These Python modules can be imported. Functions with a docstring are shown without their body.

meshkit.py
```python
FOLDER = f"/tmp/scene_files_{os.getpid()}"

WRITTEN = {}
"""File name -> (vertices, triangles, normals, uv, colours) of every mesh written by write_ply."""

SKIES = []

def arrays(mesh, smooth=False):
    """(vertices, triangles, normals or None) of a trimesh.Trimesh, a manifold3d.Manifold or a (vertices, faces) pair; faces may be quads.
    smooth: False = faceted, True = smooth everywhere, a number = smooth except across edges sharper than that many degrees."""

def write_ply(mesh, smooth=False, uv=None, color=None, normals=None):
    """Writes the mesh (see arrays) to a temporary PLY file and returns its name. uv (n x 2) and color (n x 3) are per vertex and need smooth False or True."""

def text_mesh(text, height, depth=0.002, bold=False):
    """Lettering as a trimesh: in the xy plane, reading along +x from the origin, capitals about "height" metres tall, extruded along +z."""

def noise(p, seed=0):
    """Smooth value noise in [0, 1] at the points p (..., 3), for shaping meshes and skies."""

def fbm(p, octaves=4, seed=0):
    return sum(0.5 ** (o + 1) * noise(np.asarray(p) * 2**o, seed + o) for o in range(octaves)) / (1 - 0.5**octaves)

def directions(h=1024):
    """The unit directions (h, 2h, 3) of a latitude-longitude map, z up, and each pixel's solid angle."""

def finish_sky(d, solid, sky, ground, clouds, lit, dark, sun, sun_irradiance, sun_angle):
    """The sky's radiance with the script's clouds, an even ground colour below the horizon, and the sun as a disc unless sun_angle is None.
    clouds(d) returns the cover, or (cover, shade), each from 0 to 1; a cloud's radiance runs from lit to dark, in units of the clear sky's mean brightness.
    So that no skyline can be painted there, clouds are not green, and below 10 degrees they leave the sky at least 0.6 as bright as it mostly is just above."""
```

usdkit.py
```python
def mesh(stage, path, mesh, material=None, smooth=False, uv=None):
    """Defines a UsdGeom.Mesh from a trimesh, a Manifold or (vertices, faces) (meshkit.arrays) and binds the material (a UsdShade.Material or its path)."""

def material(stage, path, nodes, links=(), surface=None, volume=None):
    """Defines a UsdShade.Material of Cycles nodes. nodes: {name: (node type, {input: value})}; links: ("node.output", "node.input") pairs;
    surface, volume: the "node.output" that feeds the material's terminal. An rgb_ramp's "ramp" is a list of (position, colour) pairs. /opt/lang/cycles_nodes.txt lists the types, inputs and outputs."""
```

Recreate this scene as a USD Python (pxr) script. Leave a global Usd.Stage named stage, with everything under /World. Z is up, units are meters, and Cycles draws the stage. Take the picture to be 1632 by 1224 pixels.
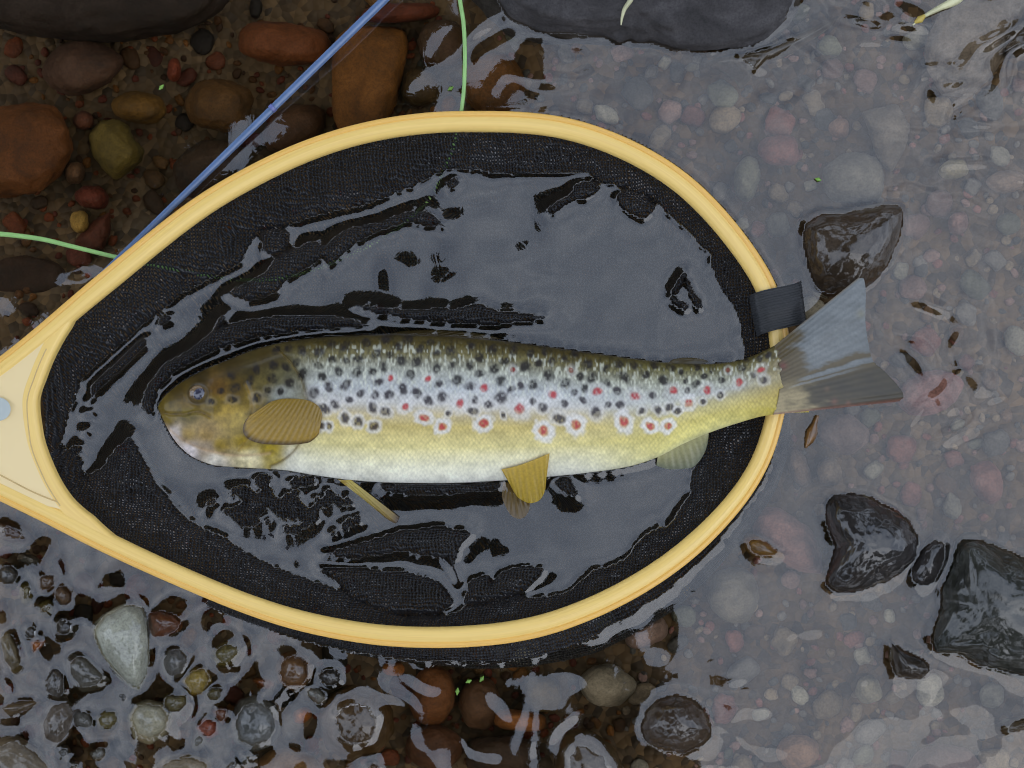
import math
import numpy as np
import trimesh
import shapely
from shapely.geometry import Polygon, LineString
from scipy import ndimage
from scipy.interpolate import PchipInterpolator
from pxr import Usd, UsdGeom, UsdLux, UsdShade, Gf, Sdf, Vt
import usdkit
import meshkit

stage = Usd.Stage.CreateInMemory()
UsdGeom.SetStageUpAxis(stage, UsdGeom.Tokens.z)
UsdGeom.SetStageMetersPerUnit(stage, 1.0)
UsdGeom.Xform.Define(stage, '/World')
UsdGeom.Scope.Define(stage, '/World/Looks')

# ------------------------------------------------------------------ camera
PXM = 0.0003                       # metres per photograph pixel on the water's surface
HCAM = 0.75                        # camera height over the water
cam = UsdGeom.Camera.Define(stage, '/World/camera')
cam.AddTranslateOp().Set(Gf.Vec3d(0, 0, HCAM))
cam.CreateHorizontalApertureAttr(36.0)
cam.CreateVerticalApertureAttr(27.0)
cam.CreateFocalLengthAttr(36.0 * HCAM / (1632 * PXM))
cam.CreateClippingRangeAttr(Gf.Vec2f(0.01, 500))
cam.CreateExposureAttr(0.42)

# ------------------------------------------------------------------ sky and sun (overcast)
SUN_EL, SUN_AZ = math.radians(42), math.radians(150)
dome = UsdLux.DomeLight.Define(stage, '/World/sky')
sky_mat = usdkit.material(stage, '/World/Looks/overcast_sky', {
    'sky': ('sky_texture', {'sky_type': 'single_scattering', 'sun_disc': False, 'sun_elevation': SUN_EL, 'sun_rotation': SUN_AZ}),
    'co': ('texture_coordinate', {}),
    'n': ('noise_texture', {'scale': 3.0, 'detail': 4, 'roughness': 0.5}),
    'cl': ('rgb_ramp', {'ramp': [(0.34, (5.6, 6.7, 8.9)), (0.5, (8.9, 10.1, 12.3)), (0.66, (12.6, 13.6, 15.6))]}),
    'mx': ('mix', {'fac': 0.9}),
    'bg': ('background_shader', {'strength': 0.12}),
}, [('co.generated', 'n.vector'), ('n.fac', 'cl.fac'), ('sky.color', 'mx.color1'), ('cl.color', 'mx.color2'), ('mx.color', 'bg.color')], surface='bg.background')
UsdShade.MaterialBindingAPI.Apply(dome.GetPrim()).Bind(sky_mat)
dome.GetPrim().SetCustomDataByKey('kind', 'structure')
sun = UsdLux.DistantLight.Define(stage, '/World/sun')
sun.CreateIntensityAttr(0.14); sun.CreateAngleAttr(60.0); sun.CreateNormalizeAttr(True)
sun.CreateColorAttr(Gf.Vec3f(1.0, 0.95, 0.88))
sun.AddRotateZOp().Set(-math.degrees(SUN_AZ)); sun.AddRotateXOp().Set(-(90 - math.degrees(SUN_EL)))

# ------------------------------------------------------------------ helpers
rng = np.random.default_rng(7)


def P(px, py, z=0.0):
    """The point at height z that lies under the photograph's pixel."""
    k = PXM * (HCAM - z) / HCAM
    return np.array([(px - 816) * k, (612 - py) * k, z])


def Pa(px, py, z):
    px, py, z = np.broadcast_arrays(np.asarray(px, float), np.asarray(py, float), np.asarray(z, float))
    k = PXM * (HCAM - z) / HCAM
    return np.stack([(px - 816) * k, (612 - py) * k, z], -1)


def lin(r, g, b):
    c = np.array([r, g, b], float) / 255
    return np.where(c <= 0.04045, c / 12.92, ((c + 0.055) / 1.055) ** 2.4)


used = {}


def path(name, parent='/World'):
    k = f'{parent}/{name}'
    n = used.get(k, 0); used[k] = n + 1
    return k if n == 0 else f'{k}_{n:03d}'


def tag(prim, label=None, cat=None, group=None, kind=None):
    for k, v in (('label', label), ('category', cat), ('group', group), ('kind', kind)):
        if v:
            prim.SetCustomDataByKey(k, v)
    return prim


def thing(name, label, cat, loc=(0, 0, 0), group=None):
    x = UsdGeom.Xform.Define(stage, path(name))
    x.AddTranslateOp().Set(Gf.Vec3d(*map(float, loc)))
    return tag(x.GetPrim(), label, cat, group)


def obj(name, m, mat, parent=None, smooth=True, uv=None, colors=None, origin=None):
    """One Mesh. origin: world points are re-expressed about the parent's base."""
    v, f = (m.vertices, m.faces) if isinstance(m, trimesh.Trimesh) else m
    v = np.array(v, float)
    if origin is not None:
        v = v - np.asarray(origin, float)
    pp = str(parent.GetPath()) if parent is not None else '/World'
    g = usdkit.mesh(stage, path(name, pp), (v, np.asarray(f)), mat, smooth=smooth, uv=uv)
    if colors is not None:
        UsdGeom.PrimvarsAPI(g).CreatePrimvar('tint', Sdf.ValueTypeNames.Color3fArray, 'vertex').Set(Vt.Vec3fArray.FromNumpy(np.asarray(colors, np.float32)))
    return g.GetPrim()


def grid_faces(n, m, closed=False):
    """Quads of an n x m vertex grid (closed: wraps in m) as triangles."""
    i, j = np.meshgrid(np.arange(n - 1), np.arange(m if closed else m - 1), indexing='ij')
    a = i * m + j; b = i * m + (j + 1) % m; c = (i + 1) * m + (j + 1) % m; d = (i + 1) * m + j
    q = np.stack([a, b, c, d], -1).reshape(-1, 4)
    return np.vstack([q[:, [0, 1, 2]], q[:, [0, 2, 3]]])


def frames(pts):
    t = np.gradient(pts, axis=0); t /= np.linalg.norm(t, axis=1, keepdims=True)
    up = np.array([0, 0, 1.0])
    s = np.cross(t, up); n = np.linalg.norm(s, axis=1, keepdims=True)
    s = np.where(n > 1e-6, s / np.maximum(n, 1e-9), [1.0, 0, 0])
    return t, s, np.cross(s, t)


def tube(pts, r, n=8):
    pts = np.asarray(pts, float); r = np.broadcast_to(r, len(pts))
    t, s, u = frames(pts)
    a = np.linspace(0, 2 * np.pi, n, endpoint=False)
    v = pts[:, None] + r[:, None, None] * (np.cos(a)[None, :, None] * s[:, None] + np.sin(a)[None, :, None] * u[:, None])
    f = grid_faces(len(pts), n, True)
    v = v.reshape(-1, 3); k = len(v)
    v = np.vstack([v, pts[0], pts[-1]])
    e = np.arange(n)
    c0 = np.stack([np.full(n, k), (e + 1) % n, e], 1); b = (len(pts) - 1) * n
    c1 = np.stack([np.full(n, k + 1), b + e, b + (e + 1) % n], 1)
    return v, np.vstack([f[:, ::-1], c0[:, ::-1], c1[:, ::-1]])


def cat_meshes(ms):
    vs, fs, o = [], [], 0
    for v, f in ms:
        vs.append(v); fs.append(np.asarray(f) + o); o += len(v)
    return np.vstack(vs), np.vstack(fs)


def curve(pts, n):
    """Smooth curve through points, evenly resampled."""
    pts = np.asarray(pts, float)
    d = np.r_[0, np.cumsum(np.linalg.norm(np.diff(pts[:, :2], axis=0), axis=1))]
    fine = np.linspace(0, d[-1], n)
    return np.stack([PchipInterpolator(d, pts[:, k])(fine) for k in range(pts.shape[1])], 1)


def smooth_closed(p, n=400, sigma=3):
    p = np.asarray(p, float); q = np.vstack([p, p[:1]])
    d = np.r_[0, np.cumsum(np.linalg.norm(np.diff(q, axis=0), axis=1))]
    f = np.linspace(0, d[-1], n, endpoint=False)
    o = np.stack([np.interp(f, d, q[:, k]) for k in range(2)], 1)
    return ndimage.gaussian_filter1d(o, sigma, axis=0, mode='wrap')


def smoothstep(a, b, x):
    t = np.clip((x - a) / (b - a), 0, 1)
    return t * t * (3 - 2 * t)


def mat(name, nodes, links=(), surface='p.BSDF'):
    return usdkit.material(stage, f'/World/Looks/{name}', nodes, links, surface=surface)


# ------------------------------------------------------------------ materials
FILM = 1.58     # the wet film: as reflective as the water

M_water = mat('stream_water', {
    'lw': ('layer_weight', {'blend': 0.5}),
    'p5': ('math', {'math_type': 'power', 'value2': 5.0}),
    'f': ('math', {'math_type': 'multiply_add', 'value2': 0.93, 'value3': 0.066}),
    't': ('transparent_bsdf', {'color': (0.95, 0.90, 0.81)}),
    'g': ('glossy_bsdf', {'color': (1, 1, 1), 'roughness': 0.015, 'distribution': 'ggx'}),
    'm': ('mix_closure', {}),
}, [('lw.facing', 'p5.value1'), ('p5.value', 'f.value1'), ('f.value', 'm.fac'), ('t.BSDF', 'm.closure1'), ('g.BSDF', 'm.closure2')], surface='m.closure')

stone_cache = {}


def stone_mat(rgb, wet=False, rough=1.0):
    key = (tuple(int(round(c * 400)) for c in rgb), wet, rough)
    if key in stone_cache:
        return stone_cache[key]
    rgb = np.asarray(rgb, float); i = len(stone_cache)
    n = {
        'geo': ('geometry', {}),
        'n1': ('noise_texture', {'scale': 55.0, 'detail': 5, 'roughness': 0.65, 'distortion': 0.6}),
        'r1': ('rgb_ramp', {'ramp': [(0.28, tuple(rgb * 0.45)), (0.5, tuple(rgb)), (0.72, tuple(np.minimum(rgb * 1.5 + 0.008, 0.7)))]}),
        'n2': ('noise_texture', {'scale': 900.0, 'detail': 3, 'roughness': 0.7}),
        'r2': ('rgb_ramp', {'ramp': [(0.3, (0.55,) * 3), (0.5, (1.0,) * 3), (0.75, (1.35,) * 3)]}),
        'mx': ('mix', {'mix_type': 'multiply', 'fac': 0.8}),
        'n3': ('noise_texture', {'scale': 330.0 if wet else 420.0, 'detail': 5, 'roughness': 0.6}),
        'b': ('bump', {'strength': 0.12 * rough if wet else 0.7, 'distance': 0.0012 if wet else 0.001}),
        'p': ('principled_bsdf', {'roughness': 0.5 if wet else 0.75, 'specular_ior_level': 0.08 if wet else 0.3}),
    }
    l = [('geo.position', 'n1.vector'), ('geo.position', 'n2.vector'), ('geo.position', 'n3.vector'), ('n1.fac', 'r1.fac'), ('n2.fac', 'r2.fac'), ('r1.color', 'mx.color1'),
         ('r2.color', 'mx.color2'), ('mx.color', 'p.base_color'), ('n3.fac', 'b.height'), ('b.normal', 'p.normal')]
    if wet:
        n['p'][1].update({'coat_weight': 1.0, 'coat_roughness': 0.035, 'coat_ior': FILM})
        l.append(('b.normal', 'p.coat_normal'))
    stone_cache[key] = mat(f'{"wet_" if wet else ""}stone_{i:03d}', n, l)
    return stone_cache[key]


def wood(name, rgb, dark):
    return mat(name, {
        'uv': ('attribute', {'attribute': 'st'}),
        'mp': ('mapping', {'scale': (14.0, 900.0, 1.0)}),
        'n': ('noise_texture', {'scale': 1.0, 'detail': 5, 'roughness': 0.6, 'distortion': 0.5}),
        'r': ('rgb_ramp', {'ramp': [(0.25, dark), (0.5, rgb), (0.8, tuple(np.asarray(rgb) * 1.08))]}),
        'b': ('bump', {'strength': 0.12, 'distance': 0.0004}),
        'p': ('principled_bsdf', {'roughness': 0.42, 'coat_weight': 0.35, 'coat_roughness': 0.2}),
    }, [('uv.vector', 'mp.vector'), ('mp.vector', 'n.vector'), ('n.fac', 'r.fac'), ('r.color', 'p.base_color'), ('n.fac', 'b.height'), ('b.normal', 'p.normal')])


M_ash = wood('pale_ash_wood', (0.79, 0.54, 0.155), (0.73, 0.47, 0.125))
M_panel = wood('pale_panel_wood', (0.78, 0.60, 0.30), (0.70, 0.50, 0.22))
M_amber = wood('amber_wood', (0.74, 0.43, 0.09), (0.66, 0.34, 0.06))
M_seam = wood('brown_glue_line', (0.55, 0.38, 0.15), (0.45, 0.29, 0.10))
M_metal = mat('dull_metal', {'p': ('principled_bsdf', {'base_color': (0.42, 0.45, 0.42), 'metallic': 0.6, 'roughness': 0.35})})

# net fabric: woven cells, small holes
M_net = mat('black_net', {
    'uv': ('attribute', {'attribute': 'st'}),
    'wob': ('noise_texture', {'scale': 0.35, 'detail': 2}),
    'wm': ('mix', {'mix_type': 'linear_light', 'fac': 0.8}),
    's': ('separate_xyz', {}),
    'ux': ('math', {'math_type': 'multiply', 'value2': math.pi}),
    'uy': ('math', {'math_type': 'multiply', 'value2': math.pi}),
    'sx': ('math', {'math_type': 'sine'}), 'sy': ('math', {'math_type': 'sine'}),
    'ax': ('math', {'math_type': 'absolute'}), 'ay': ('math', {'math_type': 'absolute'}),
    'mn': ('math', {'math_type': 'multiply'}),
    'hole': ('math', {'math_type': 'greater_than', 'value2': 0.69}),
    'h': ('math', {'math_type': 'multiply', 'value2': -1.0}),
    'b': ('bump', {'strength': 1.0, 'distance': 0.0009}),
    'p': ('principled_bsdf', {'base_color': (0.006, 0.006, 0.007), 'roughness': 0.34, 'specular_ior_level': 0.25, 'coat_weight': 0.22, 'coat_roughness': 0.1, 'coat_ior': 1.5}),
    't': ('transparent_bsdf', {'color': (1, 1, 1)}),
    'm': ('mix_closure', {}),
}, [('uv.vector', 'wob.vector'), ('uv.vector', 'wm.color1'), ('wob.color', 'wm.color2'), ('wm.color', 's.vector'), ('s.x', 'ux.value1'), ('s.y', 'uy.value1'), ('ux.value', 'sx.value1'), ('uy.value', 'sy.value1'),
    ('sx.value', 'ax.value1'), ('sy.value', 'ay.value1'), ('ax.value', 'mn.value1'), ('ay.value', 'mn.value2'), ('mn.value', 'hole.value1'), ('mn.value', 'h.value1'), ('h.value', 'b.height'),
    ('b.normal', 'p.normal'), ('b.normal', 'p.coat_normal'), ('hole.value', 'm.fac'), ('p.BSDF', 'm.closure1'), ('t.BSDF', 'm.closure2')], surface='m.closure')

M_strap = mat('black_webbing', {
    'uv': ('attribute', {'attribute': 'st'}),
    'w': ('wave_texture', {'wave_type': 'bands', 'bands_direction': 'y', 'scale': 260.0, 'distortion': 0.5}),
    'c': ('checker_texture', {'scale': 1100.0, 'color1': (0, 0, 0), 'color2': (1, 1, 1)}),
    'mx': ('mix', {'mix_type': 'add', 'fac': 0.6}),
    'b': ('bump', {'strength': 0.9, 'distance': 0.0006}),
    'p': ('principled_bsdf', {'base_color': (0.013, 0.014, 0.016), 'roughness': 0.55, 'coat_weight': 0.25, 'coat_roughness': 0.3}),
}, [('uv.vector', 'w.vector'), ('uv.vector', 'c.vector'), ('w.color', 'mx.color1'), ('c.color', 'mx.color2'), ('mx.color', 'b.height'), ('b.normal', 'p.normal')])


def fish_mat(name, scale_strength, rough, coat, masked=False, trans=0.0):
    n = {
        'a': ('attribute', {'attribute': 'tint'}),
        'uv': ('attribute', {'attribute': 'st'}),
        'p': ('principled_bsdf', {'roughness': rough, 'specular_ior_level': 0.5, 'coat_weight': coat, 'coat_roughness': 0.08, 'coat_ior': 1.5}),
        'fn': ('noise_texture', {'scale': 1.3, 'detail': 3, 'roughness': 0.6}),
        'fr': ('rgb_ramp', {'ramp': [(0.3, (0.8,) * 3), (0.55, (1.0,) * 3), (0.75, (1.12,) * 3)]}),
        'mf': ('mix', {'mix_type': 'multiply', 'fac': 0.8}),
        'v': ('voronoi_texture', {'dimensions': '2D', 'feature': 'f1', 'scale': 1.0, 'randomness': 0.4}),
        'vr': ('rgb_ramp', {'ramp': [(0.05, (1.22,) * 3), (0.4, (0.98,) * 3), (0.75, (0.62,) * 3)]}),
        'mv': ('mix', {'mix_type': 'multiply', 'fac': scale_strength}),
        'h': ('math', {'math_type': 'multiply', 'value2': -1.0}),
        'b': ('bump', {'strength': 0.75 * scale_strength, 'distance': 0.0006}),
    }
    l = [('uv.vector', 'v.vector'), ('uv.vector', 'fn.vector'), ('fn.fac', 'fr.fac'), ('a.color', 'mf.color1'), ('fr.color', 'mf.color2'), ('v.distance', 'vr.fac'), ('mf.color', 'mv.color1'), ('vr.color', 'mv.color2'),
         ('mv.color', 'p.base_color'), ('v.distance', 'h.value1'), ('h.value', 'b.height'), ('b.normal', 'p.normal')]
    if masked:
        n['a2'] = ('attribute', {'attribute': 'scaly'})
        n['ms'] = ('math', {'math_type': 'multiply', 'value2': scale_strength})
        n['hm'] = ('math', {'math_type': 'multiply'})
        n['p'][1]['specular_ior_level'] = 0.3
        l = [k for k in l if k != ('h.value', 'b.height')] + [('a2.fac', 'ms.value1'), ('ms.value', 'mv.fac'), ('h.value', 'hm.value1'), ('a2.fac', 'hm.value2'), ('hm.value', 'b.height')]
    surf = 'p.BSDF'
    if trans:
        n['tr'] = ('translucent_bsdf', {}); n['m'] = ('mix_closure', {'fac': trans})
        l += [('mv.color', 'tr.color'), ('p.BSDF', 'm.closure1'), ('tr.BSDF', 'm.closure2')]
        surf = 'm.closure'
    return mat(name, n, l, surf)


M_skin = fish_mat('trout_skin', 0.55, 0.40, 0.2, masked=True)
M_fin = fish_mat('trout_fin', 0.0, 0.35, 0.5, trans=0.3)
M_tail = fish_mat('trout_tail_fin', 0.0, 0.4, 0.12, trans=0.03)


def plain(name, rgb, rough=0.5, coat=0.0, trans=0.0, var=0.25, scale=120.0):
    n = {'g': ('geometry', {}), 'n': ('noise_texture', {'scale': scale, 'detail': 4}),
         'r': ('rgb_ramp', {'ramp': [(0.3, tuple(np.asarray(rgb) * (1 - var))), (0.7, tuple(np.asarray(rgb) * (1 + var)))]}),
         'p': ('principled_bsdf', {'roughness': rough, 'coat_weight': coat, 'coat_roughness': 0.05})}
    l = [('g.position', 'n.vector'), ('n.fac', 'r.fac'), ('r.color', 'p.base_color')]
    if trans:
        n['t'] = ('translucent_bsdf', {}); n['m'] = ('mix_closure', {'fac': trans})
        l += [('r.color', 't.color'), ('p.BSDF', 'm.closure1'), ('t.BSDF', 'm.closure2')]
        return mat(name, n, l, 'm.closure')
    return mat(name, n, l)


M_rod = plain('blue_rod_varnish', (0.085, 0.14, 0.26), 0.3, 0.5, var=0.1)
M_line = plain('green_fly_line', (0.24, 0.44, 0.13), 0.45, 0.3, var=0.1)
M_leafbit = plain('bright_green_leaf', (0.15, 0.30, 0.04), 0.5, 0.2)
M_straw = plain('pale_straw', (0.50, 0.48, 0.28), 0.5, 0.2)
M_yellowleaf = plain('yellow_leaf', (0.45, 0.33, 0.06), 0.5, 0.2)
M_see_through = plain('brown_see_through', (0.12, 0.055, 0.012), 0.4, 0.8, var=0.5, scale=300)
M_foliage = plain('tree_leaves', (0.045, 0.075, 0.022), 0.6, var=0.4, scale=3.0)
M_bark = plain('tree_bark', (0.07, 0.055, 0.04), 0.85, var=0.5, scale=12.0)
M_bank = plain('earth_and_gravel', (0.085, 0.065, 0.04), 0.9, var=0.5, scale=25.0)
M_eye = plain('eye_iris', (0.11, 0.07, 0.035), 0.12, 1.0, var=0.5, scale=500)
M_pupil = plain('eye_pupil', (0.03, 0.03, 0.045), 0.08, 1.0, var=0.1)

# ------------------------------------------------------------------ traced outlines (photograph pixels)
HOOP_OUT_TOP = [(-60, 612), (0, 570), (60, 522), (120, 470), (180, 420), (240, 370), (320, 310), (400, 264), (480, 227), (560, 201), (640, 185), (720, 178), (800, 178), (880, 184), (940, 198), (1000, 221), (1060, 253),
                (1110, 290), (1150, 330), (1185, 372), (1212, 410), (1230, 440), (1243, 470), (1255, 520), (1259, 570), (1257, 620), (1248, 665), (1240, 700), (1225, 740), (1200, 785), (1160, 835), (1110, 885), (1050, 930), (990, 965),
                (930, 992), (860, 1015), (780, 1028), (700, 1032), (620, 1029), (540, 1018), (460, 1000), (380, 973), (300, 940), (220, 905), (140, 867), (80, 836), (0, 797), (-60, 768)]
HOOP_IN = [(130, 512), (190, 462), (260, 402), (330, 351), (400, 306), (480, 264), (560, 234), (640, 219), (720, 212), (800, 212), (870, 218), (930, 233), (990, 259), (1040, 289), (1085, 325), (1125, 366), (1160, 407), (1190, 445),
           (1210, 480), (1223, 530), (1227, 580), (1226, 630), (1217, 680), (1202, 722), (1172, 772), (1130, 820), (1080, 863), (1020, 904), (960, 935), (900, 960), (840, 980), (780, 992), (700, 998), (620, 996), (540, 985), (460, 966),
           (380, 940), (300, 906), (230, 875), (170, 840), (120, 798), (88, 745), (70, 692), (62, 640), (68, 595), (90, 553)]


def hoop_z(px):
    """Centre height of the hoop: held up at the handle end, afloat at the far end."""
    return np.interp(px, [-300, 60, 600, 1000, 1260], [0.0150, 0.0125, 0.0075, 0.0040, 0.0025])


out = curve(HOOP_OUT_TOP, 700)
CLOSED_IN = smooth_closed(HOOP_IN, 900, 5)
poly_in = Polygon(CLOSED_IN)
# fish outline
BACK = np.array([(252, 648), (256, 640), (264, 630), (285, 612), (320, 592), (360, 575), (410, 556), (450, 546), (500, 539), (560, 535), (620, 533), (700, 535), (780, 541), (860, 551), (940, 562), (1020, 573), (1080, 579), (1130, 580), (1170, 576), (1200, 567), (1232, 552), (1262, 536), (1290, 520)], float)
BELLY = np.array([(252, 652), (256, 660), (263, 675), (275, 697), (290, 715), (312, 731), (345, 742), (400, 746), (450, 749), (500, 757), (560, 765), (620, 769), (700, 770), (780, 767), (860, 761), (940, 753), (1000, 744), (1045, 730), (1090, 707), (1130, 690), (1174, 675), (1223, 662), (1262, 658), (1290, 657)], float)
fback, fbelly = PchipInterpolator(*BACK.T), PchipInterpolator(*BELLY.T)


def fish_zc(px):
    return np.interp(px, [250, 500, 900, 1100, 1235, 1290], [0.0015, 0.003, 0.0035, 0.007, 0.0135, 0.0122])


def fish_half(px):
    """Half the thickness of the body, metres."""
    return np.interp(px, [252, 262, 290, 340, 420, 520, 700, 850, 1000, 1120, 1200, 1225, 1245, 1262, 1290], [0.0012, 0.0045, 0.0095, 0.0150, 0.0190, 0.0205, 0.0210, 0.0195, 0.0150, 0.0100, 0.0068, 0.0048, 0.0027, 0.0012, 0.0003])


# ------------------------------------------------------------------ the net's height field
STEP = 2.0
gx = np.arange(30, 1272, STEP); gy = np.arange(160, 1062, STEP)
GX, GY = np.meshgrid(gx, gy)                     # rows: py
inside = lambda poly: shapely.contains_xy(Polygon(poly) if not isinstance(poly, Polygon) else poly, GX, GY)
WATER = [(94, 714), (109, 663), (128, 610), (135, 599), (180, 558), (233, 513), (285, 471), (338, 441), (384, 419), (407, 375), (413, 363), (449, 360), (511, 340), (567, 329), (616, 314), (665, 291), (697, 275), (724, 267), (776, 273),
         (812, 277), (884, 275), (934, 274), (963, 291), (999, 299), (1045, 317), (1063, 338), (1099, 367), (1117, 392), (1135, 403), (1132, 421), (1150, 460), (1168, 485), (1176, 500), (1180, 521), (1186, 557), (1184, 585), (1170, 640), (1130, 692),
         (1124, 710), (1102, 757), (1102, 785), (1081, 815), (1062, 845), (1054, 838), (1020, 857), (1001, 887), (982, 898), (944, 910), (906, 944), (883, 950), (830, 955), (784, 968), (744, 968), (700, 985), (651, 990), (578, 962), (530, 938), (468, 917), (405, 890),
         (357, 858), (320, 842), (291, 823), (247, 770), (225, 726), (207, 695), (188, 712), (162, 746), (133, 762), (130, 735), (118, 722)]
ISLANDS = [
    [(418, 372), (440, 367), (460, 372), (459, 388), (446, 402), (430, 405), (420, 395)],
    [(436, 409), (495, 383), (518, 389), (550, 363), (600, 353), (639, 337), (675, 334), (697, 347), (727, 370), (697, 362), (648, 355), (600, 371), (567, 389), (524, 428), (515, 412), (482, 432), (456, 448), (440, 468), (397, 481), (348, 468), (387, 451), (423, 432)],
    [(226, 641), (234, 620), (262, 582), (302, 561), (340, 530), (361, 520), (399, 511), (448, 505), (510, 503), (557, 511), (588, 519), (530, 521), (473, 527), (417, 534), (371, 546), (324, 565), (278, 590), (250, 620), (242, 660), (232, 655)],
    [(566, 486), (600, 491), (647, 496), (724, 494), (764, 486), (792, 498), (879, 506), (786, 516), (724, 513), (662, 507), (600, 497)],
    [(985, 310), (1000, 304), (1025, 312), (1042, 328), (1040, 340), (1025, 345), (1004, 338), (988, 324)],
    [(914, 296), (930, 288), (950, 292), (955, 303), (940, 312), (915, 318), (896, 328), (880, 340), (873, 333), (895, 318), (912, 310)],
    [(1091, 434), (1097, 448), (1105, 468), (1120, 486), (1121, 493), (1108, 487), (1098, 468)], [(1090, 434), (1082, 445), (1072, 466), (1078, 468), (1088, 450)], [(1070, 474), (1088, 482), (1100, 490), (1092, 493), (1074, 482)],
    [(135, 652), (143, 625), (146, 610), (177, 584), (218, 543), (233, 537), (233, 549), (210, 577), (162, 618), (146, 645)],
    [(253, 510), (262, 503), (272, 503), (268, 512), (256, 517)], [(707, 290), (722, 284), (733, 290), (720, 300)],
    [(600, 770), (693, 771), (799, 768), (799, 778), (724, 785), (662, 787), (619, 782)],
    [(500, 885), (560, 868), (640, 844), (700, 838), (758, 848), (735, 870), (726, 900), (742, 948), (728, 928), (712, 892), (640, 880), (570, 892)],
    [(500, 906), (560, 903), (640, 911), (700, 926), (728, 962), (700, 980), (620, 980), (560, 955), (540, 930)],
    [(739, 963), (750, 925), (777, 918), (781, 933), (800, 914), (830, 904), (868, 906), (853, 925), (838, 940), (792, 955)],
    [(880, 764), (905, 762), (912, 778), (920, 792), (906, 786), (890, 776)],
    [(310, 592), (330, 540), (350, 500), (366, 496), (360, 512), (340, 535), (322, 560)],
]
SEMI = [[(313, 790), (357, 768), (453, 752), (523, 755), (549, 783), (578, 809), (574, 831), (523, 858), (468, 880), (424, 866), (357, 850), (328, 827)],
        [(540, 930), (620, 905), (700, 926), (690, 960), (600, 960)], [(130, 660), (112, 690), (105, 715), (128, 725), (150, 650)]]
mid = Polygon(smooth_closed([((a + c) / 2, (b + d) / 2) for (a, b), (c, d) in zip(HOOP_IN, [curve(HOOP_OUT_TOP[2:-2], 2000)[np.argmin(np.hypot(*(curve(HOOP_OUT_TOP[2:-2], 2000) - p).T))] for p in np.array(HOOP_IN)])], 900, 4)).buffer(-2)
mid = mid.intersection(poly_in.buffer(16))
in_net = inside(mid)
wet = inside(WATER)
pts3 = np.stack([GX * 0.02, GY * 0.02, GX * 0], -1)
jag = 0.6 * (meshkit.noise(np.stack([GX / 9, GY / 22, GX * 0], -1), 5) - 0.5) * 7 + (meshkit.noise(np.stack([GX / 4.5, GY / 9, GX * 0], -1), 6) - 0.5) * 3
mm = PXM * 1000
d_in_wet = ndimage.distance_transform_edt(wet) * STEP          # px inside the water
d_wall = ndimage.distance_transform_edt(~wet) * STEP
d_hoop = ndimage.distance_transform_edt(in_net) * STEP
sd = np.where(wet, -d_in_wet, d_wall) + jag                    # px, positive = wall
folds = meshkit.fbm(np.stack([GX / 42, GY / 42, GX * 0], -1), 3, 11) - 0.5
ratio = np.clip(sd, 0, None) / (np.clip(sd, 0, None) + d_hoop + 1)
zw = hoop_z(GX) * 0.85 * ratio ** 0.75 + 0.0003 + folds * 0.005 * np.minimum(1, d_hoop / 25) * np.clip(sd / 20, 0, 1)
zd = -0.021 * (1 - np.exp(np.minimum(sd, 0) * mm / 9)) + folds * 0.004
Z = np.where(sd > 0, np.maximum(zw, 0.0007), np.minimum(zd, -0.0012))
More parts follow.
